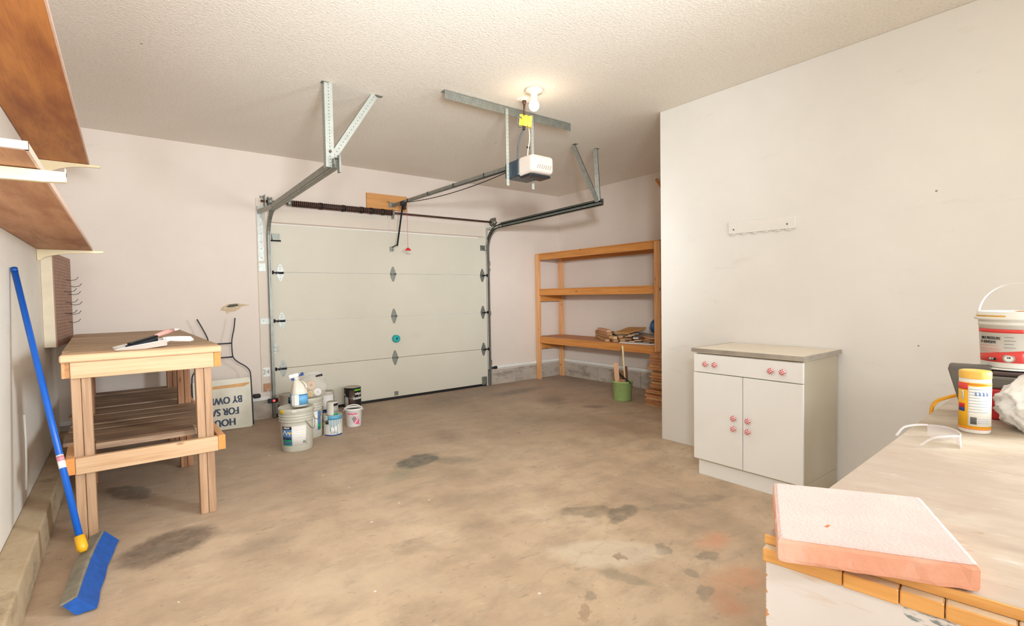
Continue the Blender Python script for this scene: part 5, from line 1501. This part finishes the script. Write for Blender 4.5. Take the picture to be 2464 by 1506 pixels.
# ------------------------------------------------------------------ near workbench with the worn top
nb = thing('work_table', (2.2, -0.2, 0), 'large plywood work table with a chipped white side in the right foreground', 'work table')
A = Vector((1.082, 0.516)); B = Vector((3.50, 0.628)); Dv = Vector((1.345, -1.15)); Cc = Vector((3.60, -1.15))
TZ = 0.78
MB().prism([(A.x, A.y), (Dv.x, Dv.y), (Cc.x, Cc.y), (B.x, B.y)], TZ - 0.018, TZ).build('table_top', M_TABLE, nb, bevel=0.0015)
fd = (Dv - A).normalized(); fn = Vector((fd.y, -fd.x))
if fn.x > 0: fn = -fn
def along(s_, out=0.0, z=0.0):
    p = A + fd * s_ + fn * out
    return Vector((p.x, p.y, z))
plank('top_edging', nb, along(-0.002, 0.003, TZ - 0.009), along(1.68, 0.003, TZ - 0.009), 0.006, 0.019, (0, 0, 1), TAPEO, bevel=0.001)
PALET = plain('worn_pale_wood', '#e2cdb0', 0.7, var=0.1, scale=25)
# strip of separate wooden blocks under the edge
cuts = [0.0, 0.145, 0.232, 0.295, 0.385, 0.47, 0.60, 0.78, 0.95, 1.15, 1.40, 1.66]
for k in range(len(cuts) - 1):
    o1 = rnd.uniform(-0.0012, 0.0012)
    eb = plank('edge_block', nb, along(cuts[k] + 0.0008, 0.004 + o1, TZ - 0.0335), along(cuts[k + 1] - 0.0008, 0.004 + o1, TZ - 0.0335), 0.050, 0.0285, (0, 0, 1), TAPEO, bevel=0.0022)
    eb.data.materials.append(PALET)
    for pg_ in eb.data.polygons:
        if pg_.normal.z > 0.7: pg_.material_index = 1
pn = [along(0.004, 0.018), along(1.66, 0.018), along(1.66, -0.004), along(0.004, -0.004)]
MB().prism([(p.x, p.y) for p in pn], 0.0, TZ - 0.049).build('side_panel', M_PANEL, nb, bevel=0.003)
plank('under_strip', nb, along(0.001, 0.006, TZ - 0.054), along(1.66, 0.006, TZ - 0.054), 0.020, 0.010, (0, 0, 1), TAPEO, bevel=0.001)
plank('apron', nb, (1.13, 0.49, 0.72), (3.45, 0.60, 0.72), 0.03, 0.09, (0, 0, 1), PINE)
for p in ((3.42, 0.55), (3.5, -1.08)):
    plank('leg', nb, (p[0], p[1], 0), (p[0], p[1], TZ - 0.019), 0.085, 0.085, (1, 0, 0), PINE)

# paver on the table corner
pv = thing('paver', (1.2, 0.39, TZ), 'square pale terracotta paver lying on the near corner of the work table', 'paver')
pt = [(0.978, 0.446), (1.262, 0.586), (1.424, 0.331), (1.142, 0.181)]
z0 = TZ + 0.0015
def paver_mesh():
    n_ = 22; vs = []; top = []
    r_ = random.Random(4)
    ring = []
    for i in range(4):
        a = Vector(pt[i]); b = Vector(pt[(i + 1) % 4])
        for k in range(n_):
            s_ = k / n_
            p = a.lerp(b, s_)
            if k < 1: p = a.lerp(Vector((1.2, 0.386)), 0.012)
            ring.append(p)
    m_ = len(ring); cen = Vector((1.2015, 0.386))
    levels = [(0.0, 0.012), (0.002, 0.002), (0.010, 0.0), (0.040, 0.0), (0.0465, 0.004), (0.048, 0.014)]
    for (dz, inn) in levels:
        for p in ring:
            q = p.lerp(cen, inn * 4)
            j = 0.0012 if 0.001 < dz < 0.045 else 0.0006
            vs.append((q.x + r_.uniform(-j, j), q.y + r_.uniform(-j, j), z0 + dz + (r_.uniform(0, 0.0025) if dz == 0.002 else 0)))
    fs = [tuple(range(m_))[::-1]]
    for i in range(len(levels) - 1):
        for k in range(m_): fs.append((i * m_ + k, i * m_ + (k + 1) % m_, (i + 1) * m_ + (k + 1) % m_, (i + 1) * m_ + k))
    return vs, fs, m_, len(levels)
vs, fs, m_, nlv = paver_mesh()
o_ = MB().add(vs, fs).build('terracotta_side', BRICKR, pv)
top = [vs[(nlv - 2) * m_ + k] for k in range(m_)]; top2 = [vs[(nlv - 1) * m_ + k] for k in range(m_)]
tv = [(p[0], p[1], p[2] + 0.0006) for p in top] + [(p[0], p[1], p[2] + 0.0008) for p in top2]
tf = [(k, (k + 1) % m_, m_ + (k + 1) % m_, m_ + k) for k in range(m_)] + [tuple(range(m_, 2 * m_))]
MB().add(tv, tf).build('pale_face', BRICKP, pv)
MB().box(1.098, 1.110, 0.402, 0.406, z0 + 0.0486, z0 + 0.0500).build('chip', plain('chip_orange', '#cf6a3a', 0.9), pv)

# safety glasses
gl = thing('safety_glasses', (2.18, 0.42, TZ), 'clear safety glasses lying on the work table in front of the wipes', 'glasses')
gdir = (Vector((2.19, 0.345)) - Vector((2.33, 0.50)))
ga = math.atan2(gdir.y, gdir.x)
Mg = Matrix.Translation((2.215, 0.428, TZ + 0.001)) @ Matrix.Rotation(ga + PI, 4, 'Z')
lens = []; nn_ = 24
for i in range(nn_ + 1):
    u_ = -1 + 2 * i / nn_
    x = 0.072 * math.sin(u_ * 1.15) / math.sin(1.15); y_ = 0.030 * (1 - math.cos(u_ * 1.15)) / (1 - math.cos(1.15))
    nose = 0.018 * math.exp(-(u_ / 0.13) ** 2)
    lens += [Mg @ Vector((x, y_, 0.000 + nose)), Mg @ Vector((x, y_ + 0.004, 0.046 - 0.006 * u_ * u_))]
o_ = MB().add(lens, [(2 * i, 2 * i + 2, 2 * i + 3, 2 * i + 1) for i in range(nn_)], True).build('lens', M_CLEAR, gl)
sm = o_.modifiers.new('thick', 'SOLIDIFY'); sm.thickness = 0.002
MB().tube([lens[2 * i + 1] for i in range(nn_ + 1)], 0.0022, 6).build('brow_rim', M_CLEAR, gl)
for sx in (-1, 1):
    ps = [Mg @ Vector((sx * 0.072, 0.034, 0.040)), Mg @ Vector((sx * 0.073, 0.07, 0.040)), Mg @ Vector((sx * 0.068, 0.115, 0.032)), Mg @ Vector((sx * 0.058, 0.145, 0.006))]
    MB().tube(smooth(ps, 5), 0.0038, 8).build('temple', M_CLEAR, gl)
# wipes canister
wc_ = (2.440, 0.413); wz = TZ + 0.0005
wp = thing('wipes_canister', (wc_[0], wc_[1], wz), 'white wipes canister with a yellow lid and printed label on the work table', 'canister')
R_ = 0.0445
MB().lathe([(0, 0), (R_ - 0.004, 0), (R_, 0.006), (R_, 0.178), (R_ - 0.001, 0.186), (0, 0.186)], (wc_[0], wc_[1], wz), 40).build('canister_body', WHITE, wp)
MB().lathe([(R_ + 0.0008, 0.183), (R_ + 0.001, 0.203), (R_ - 0.001, 0.2075), (R_ - 0.010, 0.2085), (0, 0.2085)], (wc_[0], wc_[1], wz), 40).build('lid', plain('amber_lid', '#efbd55', 0.35, var=0.02), wp)
patch('yellow_label', wc_, R_, -1.45, 1.45, wz + 0.018, wz + 0.170, YEL, wp)
patch('red_label', wc_, R_ + 0.0008, -1.42, -0.42, wz + 0.146, wz + 0.168, REDL, wp)
patch('orange_band', wc_, R_ + 0.0006, -1.42, 1.42, wz + 0.014, wz + 0.020, plain('orange_band', '#ec8f35', 0.5), wp)
patch('orange_band', wc_, R_ + 0.0006, -0.42, 1.42, wz + 0.163, wz + 0.168, plain('orange_band', '#ec8f35', 0.5), wp)
patch('text_label', wc_, R_ + 0.0012, -0.40, 1.30, wz + 0.026, wz + 0.158, PAPER, wp)
patch('red_blue_panel', wc_, R_ + 0.0014, -1.15, -0.62, wz + 0.084, wz + 0.098, RED, wp); patch('red_blue_panel', wc_, R_ + 0.0014, -1.15, -0.62, wz + 0.072, wz + 0.084, DBLUE, wp)
patch('barcode', wc_, R_ + 0.0022, -0.24, 0.14, wz + 0.032, wz + 0.056, GREYP, wp)
for k in range(6):
    patch('barcode_bar', wc_, R_ + 0.0032, -0.22 + k * 0.058, -0.20 + k * 0.058, wz + 0.034, wz + 0.055, BLACKL, wp, n=1)
patch('barcode', wc_, R_ + 0.0018, -0.86, -0.68, wz + 0.112, wz + 0.142, PAPER, wp); 
for k in range(5):
    patch('barcode_bar', wc_, R_ + 0.0028, -0.82, -0.74, wz + 0.115 + k * 0.005, wz + 0.1172 + k * 0.005, GREYP, wp, n=2)
txtb = plain('small_blue_print', '#9aa7c4', 0.6)
for k, w_ in enumerate((1.3, 0.9, 1.2, 0.7, 1.3, 1.15, 1.25, 0.8, 1.2)):
    patch('print_line', wc_, R_ + 0.0021, -0.34, -0.34 + w_, wz + 0.148 - k * 0.0095, wz + 0.1496 - k * 0.0095, txtb, wp, off=0.0004, n=6)
for k in range(3):
    patch('print_line', wc_, R_ + 0.0021, 0.2, 0.9, wz + 0.05 - k * 0.007, wz + 0.0514 - k * 0.007, txtb, wp, off=0.0004, n=6)
for k in range(4):
    patch('pictogram', wc_, R_ + 0.0021, 0.0 + k * 0.24, 0.12 + k * 0.24, wz + 0.128, wz + 0.140, plain('picto_blue', '#7b93cc', 0.6), wp, off=0.0007, n=2)

# red and grey battery charger box behind
rb = thing('charger_box', (2.78, 0.36, TZ), 'red and grey power pack with a loop handle behind the wipes canister', 'power pack')
Mr = Matrix.Translation((2.80, 0.405, TZ)) @ Matrix.Rotation(math.atan2(-0.40, -2.8) + PI / 2, 4, 'Z')
# local x = viewer's right, local -y... towards viewer is +y
def rbx(x0, x1, y0, y1, z0_, z1_, nm, m, bev=0.006):
    return MB().box(x0, x1, y0, y1, z0_, z1_, Mr).build(nm, m, rb, bevel=bev)
rbx(-0.03, 0.24, -0.09, 0.06, 0.0, 0.125, 'red_case', RED, 0.01)
rbx(-0.035, 0.245, -0.092, 0.062, 0.125, 0.172, 'grey_case', GREYB, 0.008)
rbx(-0.03, 0.24, 0.060, 0.063, 0.098, 0.101, 'trim_line', YELC, 0.0)
MB().tube([Mr @ Vector((0.10, 0.064, 0.150)), Mr @ Vector((0.10, 0.072, 0.150))], 0.022, 18).build('dial', plain('dial_blue_grey', '#7d8790', 0.4), rb)
hpts = [(-0.135, 0.0, 0.200), (-0.118, 0.0, 0.12), (-0.100, 0.0, 0.045), (-0.05, 0.0, 0.02)]
hbm = MB()
hbm.bar(Mr @ Vector((-0.150, 0.0, 0.190)), Mr @ Vector((-0.02, 0.0, 0.190)), 0.06, 0.030)
hbm.bar(Mr @ Vector((-0.138, 0.0, 0.195)), Mr @ Vector((-0.095, 0.0, 0.03)), 0.06, 0.034)
hbm.bar(Mr @ Vector((-0.100, 0.0, 0.03)), Mr @ Vector((-0.02, 0.0, 0.015)), 0.06, 0.024)
hbm.build('loop_handle', GREYB, rb, bevel=0.006)
rbx(-0.02, 0.20, -0.07, 0.045, 0.172, 0.188, 'top_cap', plain('dark_cap', '#4c3b36', 0.5), 0.006)
# adhesive tub standing on a white lid on the power pack
lid_c = (2.905, 0.368)
lz = TZ + 0.1885
pltm = MB().lathe([(0, 0), (0.085, 0), (0.118, 0.004), (0.121, 0.007), (0.118, 0.0085), (0, 0.006)], (lid_c[0] - 0.02, lid_c[1] + 0.004, lz), 40)
tag(pltm.build('round_lid', WHITE, None), 'white round lid with a dirty rim lying under the adhesive tub', 'plate')
az = lz + 0.0092
at = thing('adhesive_tub', (lid_c[0], lid_c[1], az), 'white pressure adhesive tub with a red label and raised handle', 'tub')
AR = 0.106
MB().lathe([(0, 0), (AR - 0.012, 0), (AR - 0.008, 0.004), (AR, 0.150), (AR + 0.002, 0.150), (AR + 0.002, 0.163), (AR + 0.001, 0.163), (AR + 0.001, 0.172)], (lid_c[0], lid_c[1], az), 48).build('tub_body', WHITE, at)
MB().lathe([(AR, 0.168), (AR + 0.012, 0.170), (AR + 0.013, 0.178), (AR + 0.008, 0.181), (AR + 0.006, 0.197), (AR - 0.004, 0.199), (AR - 0.010, 0.190), (0, 0.190)], (lid_c[0], lid_c[1], az), 48).build('lid', WHITE, at)
patch('glue_smear', lid_c, AR + 0.0085, -1.3, -0.25, az + 0.180, az + 0.186, plain('glue_yellow', '#dba94a', 0.5, var=0.2), at)
MB().lathe([(0.0, 0.0), (0.02, 0.004), (0.035, 0.0)], (lid_c[0] - 0.05, lid_c[1] - 0.03, az + 0.197), 10).build('glue_crust', plain('glue_brown', '#c08a5a', 0.8, bump=0.5), at)
def ar(z_): return AR - 0.008 + 0.008 * z_ / 0.15
L0, L1 = -1.35, 0.24
patch('red_band', lid_c, ar(0.125) + 0.0004, L0, L1, az + 0.124, az + 0.137, REDL, at, r1=ar(0.137) + 0.0004)
patch('red_wave', lid_c, ar(0.02) + 0.0004, L0, L1, az + 0.020, az + 0.044, REDL, at, r1=ar(0.05) + 0.0004, zt=0.020)
text_wrap('lettering', 'ABLE PRESSURE', 0.0135, lid_c, ar(.1), az + 0.104, -0.76, BLACKL, at, 0.80, 0.0)
text_wrap('lettering', 'ET ADHESIVE', 0.0135, lid_c, ar(.1), az + 0.090, -0.84, BLACKL, at, 0.80, 0.0)
for k, (w_, zz) in enumerate(((0.55, 0.076), (0.6, 0.066), (0.66, 0.062), (0.6, 0.056))):
    patch('print_line', lid_c, ar(zz) + 0.0006, -1.3, -1.3 + w_ + 0.25, az + zz, az + zz + 0.0014, plain('faint_red_print', '#ef9a90', 0.6), at, off=0.0006, n=8)
for k in range(4):
    patch('print_line', lid_c, ar(0.1) + 0.0006, -0.30, -0.05 + 0.05 * (k % 2), az + 0.108 - k * 0.012, az + 0.1096 - k * 0.012, GREYP, at, off=0.0006, n=4)
patch('black_label', lid_c, ar(.03) + 0.001, -0.80, -0.55, az + 0.026, az + 0.036, BLACKL, at)
text_wrap('lettering', 'SET', 0.0105, lid_c, ar(.03) + 0.0012, az + 0.0312, -0.69, PAPER, at, 1.0, 0.0004)
th = facing(*lid_c) - 0.18
bm2 = MB(); vsd = []
for rr2, off_ in ((0.0145, 0.0018), (0.0105, 0.0028)):
    pts_ = []
    for k in range(24):
        a = 2 * PI * k / 24
        ang_ = th + rr2 * 1.25 * math.cos(a) / AR
        pts_.append((lid_c[0] + (ar(.03) + off_) * math.cos(ang_), lid_c[1] + (ar(.03) + off_) * math.sin(ang_), az + 0.036 + rr2 * math.sin(a)))
    MB().add(pts_, [tuple(range(24))]).build('seal_badge', GALVL if rr2 > 0.012 else PAPER, at)
text_wrap('lettering', '10', 0.009, lid_c, ar(.03) + 0.0024, az + 0.038, -0.18, BLACKL, at, 1.2, 0.0003)
patch('grey_text_panel', lid_c, ar(.1) + 0.0004, 0.36, 1.4, az + 0.024, az + 0.130, plain('dense_grey_print', '#a5a098', 0.6, var=0.25, scale=300), at, r1=ar(.14))
patch('white_panel', lid_c, ar(.1) + 0.002, 0.36, 0.72, az + 0.060, az + 0.096, PAPER, at)
for k in range(7):
    patch('barcode_bar', lid_c, ar(.1) + 0.003, 0.39, 0.66, az + 0.064 + k * 0.0042, az + 0.0658 + k * 0.0042, GREYP, at, n=3)
hv = Vector((-math.sin(th), math.cos(th), 0)); hf = Vector((math.cos(th), math.sin(th), 0))
hr = []
hcen = Vector((lid_c[0], lid_c[1], az + 0.165))
# strap handle: flat band arcing over the tub
HA = 0.35
hx = Vector((math.cos(facing(*lid_c) + PI / 2 - HA), math.sin(facing(*lid_c) + PI / 2 - HA), 0))
band = []
for i in range(25):
    a = PI * i / 24
    c_ = hcen + hx * (-(AR + 0.009) * math.cos(a)) + Vector((0, 0, 0.132 * math.sin(a) ** 0.85 if 0 < i < 24 else 0))
    nrm_ = Vector((hx.x * -math.cos(a), hx.y * -math.cos(a), math.sin(a))).normalized()
    wdir = Vector((0, 0, 1)).cross(hx)
    for s_ in (-1, 1):
        for e in (0, 1):
            band.append(c_ + wdir * (0.007 * s_) + nrm_ * (0.0022 * e))
bf = []
for i in range(24):
    q = i * 4; r_ = q + 4
    bf += [(q, r_, r_ + 1, q + 1), (q + 2, q + 3, r_ + 3, r_ + 2), (q + 1, r_ + 1, r_ + 3, q + 3), (q, q + 2, r_ + 2, r_)]
MB().add(band, bf, True).build('strap_handle', WHITE, at)
at.scale = (1.08, 1.08, 1.15)
wp.scale = (1.0, 1.0, 1.08)
# white shopping bag
wb_ = (2.605, 0.258)
sbg = crumpled((wb_[0], wb_[1], TZ + 0.101), 0.135, 0.125, 0.125).build('plastic_bag', M_BAGW, None)
tag(sbg, 'crumpled white plastic shopping bag at the right edge of the work table', 'bag')
tag(MB().bar((2.72, 0.265, TZ + 0.197), (2.70, 0.18, TZ + 0.197), 0.02, 0.012).build('green_grip', LIME, None, bevel=0.004), 'bright green grip poking out between the tub and the white bag', 'grip')
# orange cord
oc_ = MB().tube(smooth([(2.93, 0.50, TZ + 0.05), (2.95, 0.55, TZ + 0.045), (2.93, 0.59, TZ + 0.03), (2.90, 0.625, TZ + 0.006), (2.88, 0.635, TZ - 0.05), (2.87, 0.64, TZ - 0.25), (2.90, 0.66, 0.2), (2.98, 0.70, 0.012), (3.2, 0.72, 0.008)]), 0.0075, 10)
tag(oc_.build('extension_cord', ORANGE, None), 'yellow extension cord running over the far edge of the work table', 'cord')
# marks on the left wall: taped cable
tag(MB().tube([(LX + 0.006, 4.08, 0.65), (LX + 0.008, 4.07, 0.50), (LX + 0.007, 4.05, 0.35), (LX + 0.006, 4.02, 0.22)], 0.006, 8).build('painted_cable', M_WALLL, None), 'short painted-over cable running down the left wall behind the broom', 'cable')
